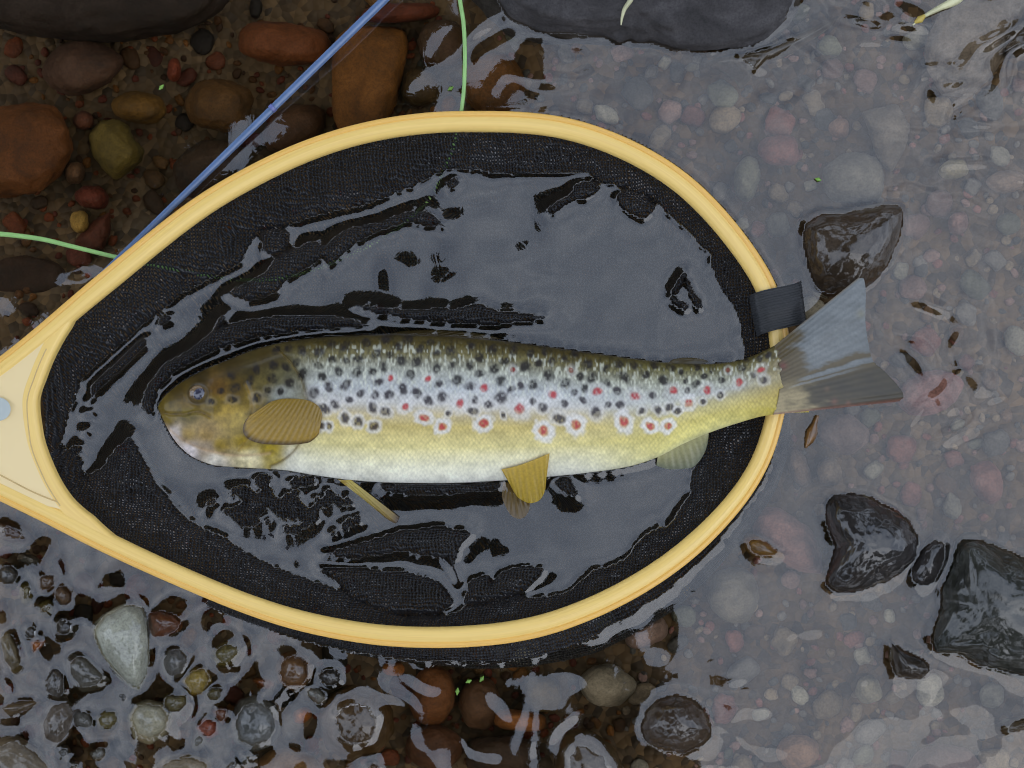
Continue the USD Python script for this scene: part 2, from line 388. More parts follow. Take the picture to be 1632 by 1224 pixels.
for k, isl in enumerate(ISLANDS):
    im = inside(Polygon(isl).buffer(-2.5 if k in (1, 9, 13, 14, 17) else 1))
    s2 = np.where(im, ndimage.distance_transform_edt(im), -ndimage.distance_transform_edt(~im)) * STEP + jag * 0.5
    zi = np.where(s2 > 0, 0.0009 + 0.0024 * (1 - np.exp(-s2 / 8)) + folds * 0.002, -0.024 * (1 - np.exp(s2 * mm / 5)))
    zi = np.where(s2 > 0, np.maximum(zi, 0.0008), zi)
    Z = np.maximum(Z, np.where(s2 > -60, zi, -1))
for sp in SEMI:
    im = inside(sp)
    s2 = np.where(im, ndimage.distance_transform_edt(im), -ndimage.distance_transform_edt(~im)) * STEP
    nz = (meshkit.fbm(np.stack([GX / 26, GY / 16, GX * 0], -1), 3, 21) - 0.5) * 0.0055 + (meshkit.noise(np.stack([GX / 4, GY / 8, GX * 0], -1), 22) - 0.5) * 0.0016
    Z = np.where(s2 > -40, np.maximum(Z, nz - 0.0002 - np.clip(-s2, 0, None) * 0.0004), Z)
# pressed down by the fish
xc = np.clip(GX, 252.1, 1261)
yb, yt = fbelly(xc), fback(xc)
fa, fy = np.maximum((yb - yt) / 2, 1), (yb + yt) / 2
q = (GY - fy) / (fa + 3)
under = (np.abs(q) < 1) & (GX > 252) & (GX < 1261)
fish_bottom = fish_zc(GX) - fish_half(xc) * np.sqrt(np.clip(1 - q ** 2, 0, 1)) - 0.0016
Z = np.where(under, np.minimum(Z, np.where(GX < 1190, fish_bottom, 1)), Z)
Z = np.maximum(ndimage.gaussian_filter(Z, 0.6), -0.032)
NETZ = Z.copy(); NETIN = in_net

# ------------------------------------------------------------------ emergent mask, for the meniscus of the water
WS = 0.0009
wx = np.arange(-0.305, 0.3051, WS); wy = np.arange(-0.245, 0.2451, WS)
WX, WY = np.meshgrid(wx, wy)
EMERGE = np.zeros(WX.shape, bool)
BULGE = np.zeros(WX.shape)


def mark_points(v):
    v = np.asarray(v); v = v[v[:, 2] > 0.0004]
    i = np.round((v[:, 1] - wy[0]) / WS).astype(int); j = np.round((v[:, 0] - wx[0]) / WS).astype(int)
    ok = (i >= 0) & (i < len(wy)) & (j >= 0) & (j < len(wx))
    m = np.zeros(EMERGE.shape, bool); m[i[ok], j[ok]] = True
    EMERGE[:] |= ndimage.binary_closing(m, iterations=2)


def mark_poly(poly):
    EMERGE[:] |= shapely.contains_xy(poly, WX, WY)


# ------------------------------------------------------------------ river bed, water and banks: the setting
def bed_z(x, y):
    px, py = x / PXM + 816, 612 - y / PXM
    z = np.full(np.shape(x), -0.040)
    z = z - 0.030 * smoothstep(760, 420, px) * smoothstep(560, 250, py)                # deeper at the upper left
    z = z + 0.006 * smoothstep(1250, 1500, px) + 0.010 * smoothstep(850, 1050, py) * smoothstep(760, 380, px)
    inner = np.exp(-(((px - 650) / 560) ** 4 + ((py - 610) / 420) ** 4))
    z = np.minimum(z, z * (1 - inner) - 0.044 * inner)
    r = np.hypot(x, y)
    z = z - 0.06 * smoothstep(0.3, 1.2, r)
    z = z + (meshkit.fbm(np.stack([x * 45, y * 45, x * 0], -1), 4, 3) - 0.5) * 0.009
    side = np.abs(y + 0.3 * np.sin(x * 0.4))
    z = z + smoothstep(1.5, 2.9, side) * 0.55 + smoothstep(3, 14, side) * 2.0
    z = z + (meshkit.fbm(np.stack([x * 1.3, y * 1.3, x * 0], -1), 3, 9) - 0.5) * 0.25 * smoothstep(1.2, 3, r)
    return z


def spread(fine_half, step, far):
    a = np.arange(0, fine_half, step); s = step; l = list(a)
    while l[-1] < far:
        s *= 1.18; l.append(l[-1] + s)
    l = np.array(l)
    return np.r_[-l[:0:-1], l]


bx, by = spread(0.27, 0.0022, 60), spread(0.21, 0.0022, 60)
BX, BY = np.meshgrid(bx, by)
bv = np.stack([BX, BY, bed_z(BX, BY)], -1).reshape(-1, 3)
M_bed = mat('gravel_bed', {
    'g': ('geometry', {}),
    'v': ('voronoi_texture', {'scale': 210.0, 'feature': 'f1', 'randomness': 1.0}),
    'n': ('noise_texture', {'scale': 7.0, 'detail': 4}),
    'r': ('rgb_ramp', {'ramp': [(0.35, (0.045, 0.024, 0.007)), (0.5, (0.085, 0.05, 0.019)), (0.65, (0.11, 0.075, 0.042))]}),
    'bw': ('rgb_to_bw', {}), 'hs': ('mix', {'mix_type': 'overlay', 'fac': 0.7}),
    'vd': ('math', {'math_type': 'multiply', 'value2': -1.0}),
    'b': ('bump', {'strength': 1.0, 'distance': 0.003}),
    'p': ('principled_bsdf', {'roughness': 0.8}),
}, [('g.position', 'v.vector'), ('g.position', 'n.vector'), ('n.fac', 'r.fac'), ('r.color', 'hs.color1'), ('v.color', 'bw.color'), ('bw.val', 'hs.color2'), ('hs.color', 'p.base_color'), ('v.distance', 'vd.value1'), ('vd.value', 'b.height'), ('b.normal', 'p.normal')])
tag(obj('riverbed', (bv, grid_faces(len(by), len(bx))), M_bed), kind='structure')

# ------------------------------------------------------------------ stones
landmarks = []                       # (px, py, phrase) of things one can find in the photograph


def radial(poly, cx, cy, phi):
    a = np.arctan2(-(poly[:, 1] - cy), poly[:, 0] - cx); r = np.hypot(poly[:, 0] - cx, poly[:, 1] - cy)
    o = np.argsort(a)
    return np.interp(phi, np.r_[a[o] - 2 * np.pi, a[o], a[o] + 2 * np.pi], np.tile(r[o], 3))


ICO = {k: trimesh.creation.icosphere(subdivisions=k) for k in (2, 3, 4, 5)}


def stone_mesh(poly, ztop, zbot, seed, flat=2.4, rough=0.06, tilt=(0, 0), level=4, ledge=0.0):
    """A pebble or boulder whose outline from above is poly (photo pixels): superellipsoid in section, knobbly."""
    poly = np.asarray(poly, float); c = Polygon(poly).centroid; cx, cy = c.x, c.y
    sp = smooth_closed(poly, 240, 3.0)
    n = ICO[level].vertices; el = np.arcsin(np.clip(n[:, 2], -1, 1)); az = np.arctan2(n[:, 1], n[:, 0])
    R = radial(sp, cx, cy, az)
    ce, se = np.cos(el), np.sin(el)
    k = 1 / (ce ** flat + np.abs(se) ** flat) ** (1 / flat)
    nz = meshkit.fbm(n * 1.7 + seed * 3.1, 4, seed) - 0.5
    fine = meshkit.fbm(n * 6.0 + seed, 3, seed + 40) - 0.5
    rr = R * (ce * k) * (1 + rough * 1.2 * nz * 2 + rough * 0.5 * fine * 2)
    zm = (ztop + zbot) / 2; hz = (ztop - zbot) / 2
    zz = zm + hz * se * k * (1 + rough * 1.5 * nz + rough * 0.6 * fine)
    px = cx + rr * np.cos(az); py = cy - rr * np.sin(az)
    zz = zz + tilt[0] * (px - cx) * PXM + tilt[1] * (cy - py) * PXM
    return Pa(px, py, zz), ICO[level].faces, (cx, cy)


def oval(cx, cy, rx, ry, rot=0, seed=0, wob=0.10, power=2.2):
    a = np.linspace(0, 2 * np.pi, 40, endpoint=False)
    c, s = np.cos(a), np.sin(a)
    k = 1 / (np.abs(c) ** power + np.abs(s) ** power) ** (1 / power)
    k = k * (1 + wob * 2 * (meshkit.fbm(np.stack([c * 1.1 + seed, s * 1.1, a * 0 + seed * 0.7], -1), 2, seed) - 0.5) * 1.6)
    x, y = rx * k * c, ry * k * s
    t = math.radians(rot)
    return np.stack([cx + x * math.cos(t) - y * math.sin(t), cy - (x * math.sin(t) + y * math.cos(t))], 1)


placed = []
seed_count = [100]


def stone(name, label, poly, ztop, rgb, wet=None, flat=2.4, rough=0.06, tilt=(0, 0), level=4, zbot=None, group=None, landmark=None, wrough=1.0):
    seed_count[0] += 1
    poly = np.asarray(poly, float)
    c = Polygon(poly).centroid
    w = P(c.x, c.y)
    zb = zbot if zbot is not None else float(bed_z(np.array(w[0]), np.array(w[1]))) - 0.006
    v, f, (cx, cy) = stone_mesh(poly, ztop, zb, seed_count[0], flat, rough, tilt, level)
    base = P(cx, cy, zb); base[2] = zb
    prim = obj(name, (v, f), stone_mat(rgb, wet if wet is not None else ztop > 0.0005, wrough), origin=base)
    UsdGeom.Xformable(prim).AddTranslateOp().Set(Gf.Vec3d(*map(float, base)))
    tag(prim, label, 'boulder' if name == 'boulder' else ('stone' if name.endswith('stone') else 'pebble'), group)
    if ztop > 0.0:
        vv = np.vstack([v, (v[f[:, 0]] + v[f[:, 1]] + v[f[:, 2]]) / 3]); mark_points(vv)
    placed.append(Polygon(poly))
    if landmark:
        landmarks.append((cx, cy, landmark))
    return prim


DARK, BRN, OLV = lin(38, 33, 28), lin(62, 44, 24), lin(70, 62, 34)
# stones that stand out of the water, right side
stone('boulder', 'big grey-black rough boulder cut by the top edge of the picture', [(755, -60), (765, -10), (775, 12), (800, 35), (850, 58), (900, 64), (1000, 70), (1100, 78), (1190, 72), (1225, 58), (1255, 30), (1268, -10), (1270, -70), (1150, -120), (900, -120)], 0.016, lin(54, 51, 51), wet=False, rough=0.15, level=5, flat=3.0, landmark='the big boulder', wrough=5.0)
stone('stone', 'shiny brown wet stone standing out of the water above the tail fin', [(1266, 380), (1272, 352), (1300, 335), (1350, 330), (1395, 325), (1420, 318), (1445, 325), (1446, 350), (1440, 385), (1425, 420), (1400, 452), (1370, 470), (1320, 478), (1290, 462), (1275, 425)], 0.015, lin(36, 27, 17), rough=0.06, level=5, flat=2.05, tilt=(0.06, 0), landmark='the shiny brown stone')
stone('stone', 'black shiny heart-shaped stone on the right, partly dry-topped', [(1312, 805), (1320, 787), (1350, 782), (1385, 787), (1420, 805), (1450, 830), (1467, 860), (1463, 890), (1440, 912), (1400, 930), (1370, 945), (1335, 950), (1312, 935), (1322, 900), (1330, 865), (1316, 835)], 0.019, lin(21, 18, 16), level=5, flat=2.2, rough=0.08, tilt=(0.10, -0.04), landmark='the heart-shaped black stone')
stone('stone', 'small flat black stone wedged between the heart-shaped stone and the angular slab', [(1443, 920), (1452, 895), (1470, 865), (1490, 845), (1510, 848), (1516, 870), (1508, 905), (1490, 940), (1465, 947), (1448, 938)], 0.005, lin(24, 21, 19), flat=2.4)
stone('stone', 'large dark greenish angular stone cut by the right edge', [(1525, 855), (1550, 848), (1585, 868), (1640, 900), (1700, 930), (1700, 1080), (1640, 1085), (1570, 1065), (1530, 1045), (1490, 1040), (1492, 1000), (1505, 950), (1515, 900)], 0.021, lin(25, 25, 20), level=5, flat=2.4, rough=0.10, tilt=(0.06, 0.05), landmark='the large greenish stone', wrough=1.4)
stone('stone', 'small pointed dark brown stone poking out left of the large greenish slab', [(1415, 1015), (1425, 1025), (1450, 1040), (1475, 1050), (1490, 1070), (1478, 1085), (1455, 1088), (1425, 1080), (1416, 1050)], 0.010, lin(27, 21, 14), flat=2.1)
stone('stone', 'round wet brown stone ringed by dark water at the bottom right of centre', [(1015, 1165), (1025, 1135), (1045, 1112), (1075, 1103), (1105, 1110), (1130, 1135), (1142, 1165), (1125, 1190), (1090, 1205), (1050, 1198), (1025, 1185)], 0.016, lin(33, 24, 15), level=5, flat=2.2, landmark='the round brown stone')
stone('stone', 'added yellow-brown sliver standing in for bed seen through a ripple right of the hoop', [(1182, 856), (1200, 850), (1218, 858), (1235, 872), (1252, 884), (1250, 892), (1225, 890), (1200, 888), (1185, 874)], 0.003, lin(86, 60, 20))  # added sliver: a ripple's glimpse of the bed, made solid
stone('stone', 'dark crescent of stone just breaking the water at the lower right edge', [(1575, 1160), (1600, 1145), (1660, 1135), (1700, 1150), (1690, 1170), (1620, 1168), (1590, 1180)], 0.003, lin(43, 34, 20))
stone('stone', 'reddish-brown stone under the bottom right corner', [(1440, 1230), (1460, 1200), (1500, 1185), (1545, 1195), (1580, 1240), (1560, 1290), (1460, 1290)], -0.004, lin(86, 66, 60))
stone('stone', 'dark ridge of stone between the boulder and the top right corner', [(1115, 98), (1150, 88), (1200, 80), (1240, 68), (1290, 45), (1330, 20), (1345, 26), (1310, 55), (1260, 88), (1215, 105), (1182, 142), (1160, 120)], 0.0022, lin(44, 33, 20), flat=2.4)
stone('stone', 'dark wet wedge of stone at the top right corner', [(1600, 60), (1640, 20), (1690, 0), (1700, 70), (1640, 85), (1605, 95)], 0.003, lin(36, 28, 18))
# stones that stand out of the water, lower left
stone('stone', 'pale grey-white stone with a brown rim below the hoop at lower left', [(145, 1002), (165, 978), (200, 962), (225, 964), (235, 985), (240, 1030), (235, 1075), (222, 1105), (205, 1095), (180, 1070), (158, 1040)], 0.009, lin(122, 122, 108), level=5, flat=3.0, landmark='the pale grey-white stone')
stone('stone', 'dark red-brown stone touching the right side of the pale grey-white stone', [(232, 975), (255, 970), (280, 978), (294, 992), (288, 1005), (262, 1018), (240, 1020), (233, 1000)], 0.006, lin(60, 33, 17))
stone('stone', 'grey shiny stone left of and below the pale grey-white stone', [(100, 1055), (115, 1035), (135, 1040), (160, 1062), (178, 1085), (160, 1100), (130, 1105), (108, 1085)], 0.004, lin(48, 45, 38))
stone('stone', 'small cream stone with a dark rim beneath the pale grey-white stone', [(200, 1140), (212, 1122), (235, 1114), (262, 1120), (278, 1142), (268, 1170), (240, 1188), (212, 1178)], 0.006, lin(114, 109, 90), level=4, landmark='the small cream stone')
stone('stone', 'olive stone left of the small cream stone', [(148, 1145), (165, 1128), (188, 1130), (194, 1150), (178, 1166), (155, 1164)], 0.002, lin(53, 46, 20))
stone('stone', 'yellow-olive stone right of the pale grey-white stone', [(288, 1085), (305, 1062), (328, 1062), (340, 1085), (325, 1108), (303, 1110)], 0.004, lin(93, 77, 31))
stone('stone', 'smooth grey stone between the red-brown stone and the yellow-olive one', [(255, 1052), (268, 1030), (288, 1028), (302, 1048), (294, 1078), (272, 1086), (258, 1074)], 0.004, lin(56, 54, 50))
stone('stone', 'brown ringed stone just under the hoop at the bottom left', [(437, 1065), (448, 1042), (472, 1034), (494, 1050), (502, 1075), (488, 1098), (460, 1100), (442, 1088)], 0.005, lin(61, 41, 21), landmark='the brown ringed stone')
stone('stone', 'grey ribbed stone below and left of the brown ringed stone', [(365, 1150), (380, 1115), (410, 1105), (440, 1125), (450, 1160), (435, 1190), (400, 1200), (372, 1185)], 0.005, lin(54, 54, 51))
stone('stone', 'pale speckled boulder cut by the bottom left corner', [(-60, 1215), (-20, 1180), (25, 1172), (62, 1192), (88, 1225), (80, 1290), (-40, 1290)], 0.007, lin(81, 72, 59), level=5, landmark='the pale corner boulder')
stone('stone', 'tan stone cut by the bottom edge below the small cream stone', [(240, 1225), (262, 1205), (300, 1198), (335, 1210), (350, 1240), (320, 1280), (255, 1275)], 0.005, lin(93, 83, 66))
stone('stone', 'round dark brown stone at the bottom with water curling over its right side', [(505, 1140), (525, 1105), (560, 1090), (600, 1098), (625, 1130), (628, 1165), (605, 1200), (560, 1215), (520, 1195)], 0.0025, lin(44, 31, 15), level=5, landmark='the round dark stone')
stone('stone', 'light brown stone cut by the bottom edge left of the round dark brown stone', [(410, 1215), (430, 1195), (465, 1190), (500, 1205), (520, 1235), (500, 1280), (420, 1275)], -0.001, lin(93, 66, 34))
stone('stone', 'dark brown stone cut by the bottom edge near the middle', [(880, 1190), (905, 1160), (945, 1165), (980, 1190), (998, 1230), (970, 1280), (890, 1270)], 0.002, lin(40, 30, 17))
stone('stone', 'small black stone with a glint at the left edge under the handle', [(-8, 905), (5, 895), (25, 898), (36, 915), (28, 935), (8, 938), (-6, 925)], 0.004, lin(28, 25, 20))
stone('stone', 'dark brown stone under the lower edge of the handle', [(-20, 820), (10, 825), (45, 845), (62, 868), (40, 872), (0, 860), (-20, 850)], 0.001, lin(41, 27, 17))
stone('stone', 'small orange stone left of the grey shiny stone', [(45, 1022), (60, 1016), (75, 1020), (68, 1032), (52, 1044)], 0.002, lin(100, 56, 20))
stone('stone', 'small brown stone left of the small orange one at the left edge', [(-5, 1010), (12, 1000), (28, 1030), (38, 1068), (22, 1078), (5, 1055)], 0.004, lin(63, 54, 36))
stone('stone', 'flat shiny brown stone above the pale corner boulder', [(-10, 1130), (20, 1118), (60, 1112), (72, 1118), (50, 1132), (10, 1146)], 0.003, lin(50, 37, 17))
stone('stone', 'smooth grey brown stone right of the pale corner boulder', [(62, 1150), (80, 1118), (105, 1110), (122, 1135), (112, 1175), (92, 1195), (66, 1185)], 0.0035, lin(54, 46, 37))
stone('stone', 'brick-red stone at the bottom between the cream stone and the grey ribbed stone', [(310, 1160), (325, 1142), (345, 1148), (350, 1170), (330, 1180)], 0.003, lin(89, 40, 21))
# big stones lying under the water
def U(label, poly, ztop, rgb, **k):
    c = np.mean(poly, axis=0)
    warm = c[0] < 850 and c[1] < 600
    rgb = np.asarray(rgb)
    if c[0] > 900:
        rgb = rgb * 0.8 + rgb.mean() * 0.2
    else:
        rgb = rgb * np.array([1.05, 0.86, 0.6])
    stone('stone', label, poly, ztop, rgb * (0.36 if warm else 0.42 if c[0] < 900 else 0.43), wet=False, rough=0.11, **k)



U('large smooth orange-brown stone under water at the left edge', [(-40, 190), (-10, 175), (40, 165), (85, 168), (110, 200), (114, 240), (95, 280), (65, 305), (20, 315), (-40, 318)], -0.030, lin(128, 80, 26), landmark='the large orange-brown stone')
U('rounded purplish-brown stone under water above the large orange-brown one', oval(130, 108, 60, 44, 8, 3), -0.032, lin(92, 66, 50), landmark='the purplish-brown stone')
U('flat ochre oval stone under water above the olive heart-shaped stone', oval(223, 172, 44, 25, -8, 5), -0.038, lin(136, 104, 32))
U('olive heart-shaped stone under water right of the large orange-brown stone', [(140, 215), (160, 193), (190, 190), (207, 205), (212, 220), (230, 240), (226, 258), (205, 272), (185, 285), (168, 275), (150, 250)], -0.032, lin(128, 116, 46), landmark='the olive heart-shaped stone')
U('very dark long boulder under water along the top left edge', [(-60, -40), (-40, 30), (60, 58), (180, 66), (290, 55), (345, 25), (370, -10), (330, -70), (100, -90)], -0.022, lin(46, 30, 14), landmark='the dark long boulder')
U('orange-brown slab under water left of the blue rod at the top', oval(452, 68, 72, 33, -4, 9, power=3), -0.030, lin(132, 76, 24), landmark='the orange-brown slab')
U('tall mustard-brown block under water right of the blue rod', [(535, 60), (560, 45), (600, 42), (640, 48), (648, 75), (640, 130), (628, 170), (600, 230), (545, 225), (530, 180), (530, 110)], -0.026, lin(146, 98, 22), flat=3.4, landmark='the mustard-brown block')
U('long rust-red stone under water at the top, right of the rod', oval(640, 20, 62, 15, 2, 12, power=3), -0.024, lin(120, 58, 22))
U('round dark stone with a rusty rim under water left of the green line', oval(704, 70, 38, 38, 0, 14), -0.022, lin(84, 60, 28))
U('olive-brown stone under water beside the lower part of the rod', oval(348, 168, 52, 40, -10, 15, power=3), -0.040, lin(116, 84, 32))
U('dark mossy brown stone under water in the angle of rod and hoop', oval(330, 268, 60, 42, 30, 16), -0.040, lin(70, 50, 22))
U('dark red pebble under water below the olive heart-shaped stone', oval(147, 316, 27, 18, -12, 17), -0.040, lin(120, 52, 22))
U('small cream-yellow pebble under water above the green line at left', oval(127, 353, 14, 17, 10, 18), -0.038, lin(206, 176, 96))
U('reddish-brown triangular stone under water right of the cream-yellow pebble', [(118, 385), (150, 350), (175, 338), (176, 370), (165, 398), (135, 402)], -0.042, lin(112, 60, 36))
U('small brick-red upright pebble under water right of the purplish-brown stone', oval(277, 112, 11, 19, 0, 20), -0.040, lin(140, 64, 28))
U('small greyish pebble under water between the orange-brown and olive stones', oval(120, 276, 16, 18, 0, 21), -0.042, lin(132, 100, 72))
U('small dusty pink pebble under water above the olive heart-shaped stone', oval(133, 192, 16, 15, 0, 22), -0.044, lin(120, 74, 52))
U('dark brown stone under water below the left end of the green line', oval(40, 440, 60, 34, 0, 23), -0.045, lin(66, 44, 20))
U('rust-brown grainy stone under water below the mustard-brown block', oval(470, 205, 52, 34, 30, 24), -0.040, lin(92, 62, 26))
U('golden-brown stone under water between the green line and the top of the hoop', oval(790, 135, 48, 52, 20, 26), -0.022, lin(128, 88, 30))
U('dark olive stone under water against the green line', oval(672, 140, 32, 30, 0, 27), -0.030, lin(92, 72, 26))
U('big pale tan-grey stone under water in the top right corner', [(1478, 60), (1500, 20), (1560, -10), (1620, -20), (1650, 20), (1612, 70), (1580, 120), (1540, 158), (1500, 150), (1478, 110)], -0.008, lin(150, 132, 112), landmark='the big pale stone')
U('flat grey round stone under water above the shiny brown stone', oval(1362, 285, 47, 42, 0, 31), -0.016, lin(140, 132, 116), landmark='the flat grey round stone')
U('wedge-shaped grey-brown stone under water above the flat grey round stone', [(1372, 178), (1430, 165), (1450, 200), (1440, 240), (1420, 275), (1405, 262), (1388, 220)], -0.018, lin(140, 124, 104))
U('speckled brick-red stone under water right of the top of the hoop', oval(1243, 240, 32, 25, 0, 33), -0.016, lin(168, 100, 86), landmark='the speckled red stone')
U('small orange-brown pebble under water right of the speckled red stone', oval(1338, 204, 16, 17, 0, 34), -0.018, lin(168, 122, 92))
U('pale green-grey oval pebble under water against the hoop', oval(1190, 285, 20, 34, -12, 35), -0.018, lin(150, 146, 118))
U('pinkish round pebble under water right of the shiny brown stone', oval(1527, 356, 16, 19, 0, 36), -0.018, lin(168, 122, 108))
U('tan flat pebble under water at the right edge above the pinkish pebble', oval(1602, 290, 30, 17, 0, 37), -0.016, lin(168, 138, 112))
U('yellowish pebble under water at the right, left of the tan flat pebble', oval(1520, 270, 23, 16, 10, 38), -0.016, lin(168, 152, 108))
U('pink stone under water at the tip of the tail fin', oval(1480, 628, 52, 34, 20, 39), -0.014, lin(176, 118, 108), landmark='the tail tip')
U('grey-pink stone under water below the tail fin', oval(1345, 692, 38, 30, -10, 40), -0.016, lin(144, 116, 104))
U('reddish oval stone under water at the right above the large greenish slab', oval(1573, 768, 24, 34, 15, 41), -0.014, lin(158, 100, 84), landmark='the reddish oval stone')
U('tan pebble under water right of the lower hoop', oval(1322, 752, 20, 22, 0, 42), -0.016, lin(156, 132, 104))
U('long brown pebble under water close to the lower hoop', oval(1272, 745, 17, 32, 20, 43), -0.016, lin(144, 116, 92))
U('broad pink stone under water left of the heart-shaped black stone', [(1205, 815), (1240, 808), (1290, 840), (1308, 880), (1310, 915), (1280, 912), (1240, 890), (1200, 850)], -0.010, lin(182, 124, 108), landmark='the broad pink stone')
U('grey-tan round stone under water below the hoop on the right', oval(1170, 948, 40, 44, 0, 45), -0.014, lin(140, 128, 104), landmark='the grey-tan round stone')
U('pale angular pebble under water above the round brown stone at the bottom', oval(1385, 1100, 20, 23, 20, 46), -0.014, lin(168, 156, 124))
U('orange-tan stone under water near the bottom edge on the right', oval(1270, 1200, 34, 28, 10, 47), -0.010, lin(186, 138, 98))
U('small yellow pebble under water below the lower right of the hoop', oval(1092, 938, 9, 11, 0, 48), -0.014, lin(190, 160, 80))
U('pinkish-tan stone under water outside the lower right of the hoop', oval(1030, 1010, 38, 20, 25, 49), -0.014, lin(164, 128, 108))
U('pale tan stone under water in the clear patch at the bottom', oval(968, 1092, 42, 30, 0, 50), -0.012, lin(164, 148, 118))
U('rust-orange stone under water at the bottom below the hoop', oval(690, 1110, 36, 44, -10, 51), -0.010, lin(120, 74, 30), landmark='the rust-orange stone')
U('dark reddish stone under water right of the rust-orange stone', oval(765, 1120, 34, 42, 10, 52), -0.012, lin(84, 56, 32))
U('orange flat stone under water at the bottom, right of the dark reddish one', oval(825, 1148, 42, 18, -6, 53), -0.010, lin(150, 98, 40))
U('olive stone under water at the right end of the dark bottom patch', oval(868, 1105, 30, 28, 0, 54), -0.010, lin(92, 78, 32))
U('small orange stone under water against the bottom of the hoop', oval(628, 1066, 18, 11, 0, 55), -0.006, lin(178, 116, 46))
U('small orange-yellow pebble under water left of the round dark brown stone', oval(482, 1140, 16, 12, 20, 56), -0.004, lin(178, 112, 40))
U('dark brown flat stone under water at the bottom below the orange flat stone', oval(800, 1205, 60, 34, 0, 57), -0.010, lin(62, 44, 22))
U('rusty stone under water between the round dark stone and the bottom edge', oval(690, 1190, 44, 34, 0, 58), -0.012, lin(92, 58, 26))
landmarks += [(1400, 560, 'the tail fin'), (560, 100, 'the blue rod'), (60, 382, 'the green line'), (1245, 490, 'the black strap'), (1190, 330, 'the hoop, upper right'), (330, 300, 'the hoop, upper left'),
              (560, 1040, 'the hoop, bottom'), (740, 90, 'the upper green line'), (1130, 900, 'the hoop, lower right')]

# pebbles one can count, then the fine gravel between them
hoop_zone = Polygon(curve(HOOP_OUT_TOP, 400)).buffer(2).union(Polygon([(-400, 560), (10, 560), (10, 800), (-400, 800)]))
PAL_R = [('grey', lin(132, 124, 114)), ('brick-red', lin(156, 98, 82)), ('tan', lin(160, 138, 106)), ('dark grey', lin(92, 86, 78)), ('pinkish', lin(164, 126, 112)), ('greenish grey', lin(126, 124, 100)), ('pale', lin(178, 170, 148)), ('brown', lin(120, 92, 66))]
PAL_L = [('ochre', lin(124, 84, 28)), ('dark brown', lin(66, 44, 20)), ('rust', lin(120, 62, 24)), ('brown', lin(94, 64, 28)), ('dull red', lin(104, 52, 34)), ('tan', lin(140, 106, 62)), ('near-black', lin(42, 32, 20))]
big_union = shapely.union_all(placed)
cells = []
tries = 0
while len(cells) < 190 and tries < 9000:
    tries += 1
    x, y = rng.uniform(-10, 1645), rng.uniform(-10, 1235)
    r = rng.uniform(9, 26) if x > 900 else rng.uniform(8, 22)
    pt = shapely.Point(x, y)
    if hoop_zone.distance(pt) < r * 0.3 or big_union.distance(pt) < r * 0.55:
        continue
    if any(math.hypot(x - c[0], y - c[1]) < 0.8 * (r + c[2]) for c in cells):
        continue
    cells.append((x, y, r))
words = {}
todo = []
for i, (x, y, r) in enumerate(cells):
    warm = x < 760 or (y > 1060 and x < 1000)
    tone, rgb = (PAL_L if warm else PAL_R)[rng.integers(len(PAL_L if warm else PAL_R))]
    rgb = rgb * np.array([0.95, 0.82, 0.6]) if warm else rgb * 0.85 + rgb.mean() * 0.15
    d = sorted((math.hypot(x - a, y - b), a, b, t) for a, b, t in landmarks)
    dist, a, b, t = d[0]
    dx, dy = x - a, y - b
    way = ('right of' if dx > 0 else 'left of') if abs(dx) > 1.4 * abs(dy) else (('below' if dy > 0 else 'above') if abs(dy) > 1.4 * abs(dx) else ('below and ' if dy > 0 else 'above and ') + ('right of' if dx > 0 else 'left of'))
    size = 'tiny' if r < 12 else ('small' if r < 17 else 'thumbnail-sized')
    far = 'just ' if dist < 90 else ('a little way ' if dist < 170 else 'well ')
    s = f'{size} {tone} pebble under water {far}{way} {t}'.replace('thumbnail-sized', 'larger').replace('a little way', 'some way')
    todo.append((x, y, r, rgb, s)); words[s] = words.get(s, 0) + 1
for s in [k for k, c in words.items() if c > 1]:
    same = sorted([i for i, t in enumerate(todo) if t[4] == s], key=lambda i: todo[i][0])
    for n_, i in enumerate(same):
        e = ('left one', 'right one') if len(same) == 2 else ('leftmost', 'second from left', 'third from left', 'fourth from left', 'fifth from left')
        todo[i] = (*todo[i][:4], s + ', ' + e[min(n_, len(e) - 1)])
for i, (x, y, r, rgb, s) in enumerate(todo):
    asp = rng.uniform(0.62, 0.98)
    w = P(x, y); zb = float(bed_z(np.array(w[0]), np.array(w[1])))
    top = zb + r * PXM * rng.uniform(0.7, 1.25)
    stone('pebble', s, oval(x, y, r, r * asp, rng.uniform(0, 180), i, 0.2, rng.uniform(2, 3.2)), min(top, -0.006), np.clip(rgb * rng.uniform(0.3, 0.55), 0, 0.8), wet=False, rough=0.12, level=3, zbot=zb - r * PXM * 0.3, group='pebbles on the stream bed')
# a crowd of wet stones at the lower left, their tops just through the surface
lo = []
tries = 0
PAL_W = [('dark grey', lin(70, 68, 62)), ('brown', lin(84, 60, 34)), ('rust', lin(112, 62, 28)), ('olive', lin(86, 76, 38)), ('grey', lin(104, 100, 90)), ('black', lin(44, 38, 30))]
ALLP = list(placed)
while len(lo) < 24 and tries < 5000:
    tries += 1
    x, y, r = rng.uniform(-5, 620), rng.uniform(880, 1230), rng.uniform(14, 32)
    pt = shapely.Point(x, y)
    if hoop_zone.distance(pt) < r + 6 or any(p.distance(pt) < r * 0.62 for p in ALLP):
        continue
    tone, rgb = PAL_W[rng.integers(len(PAL_W))]
    pl = oval(x, y, r, r * rng.uniform(0.55, 0.95), rng.uniform(0, 180), 400 + len(lo), 0.2, rng.uniform(2, 3))
    lo.append((x, y, r, tone, rgb, pl)); ALLP.append(Polygon(pl))
seen = {}
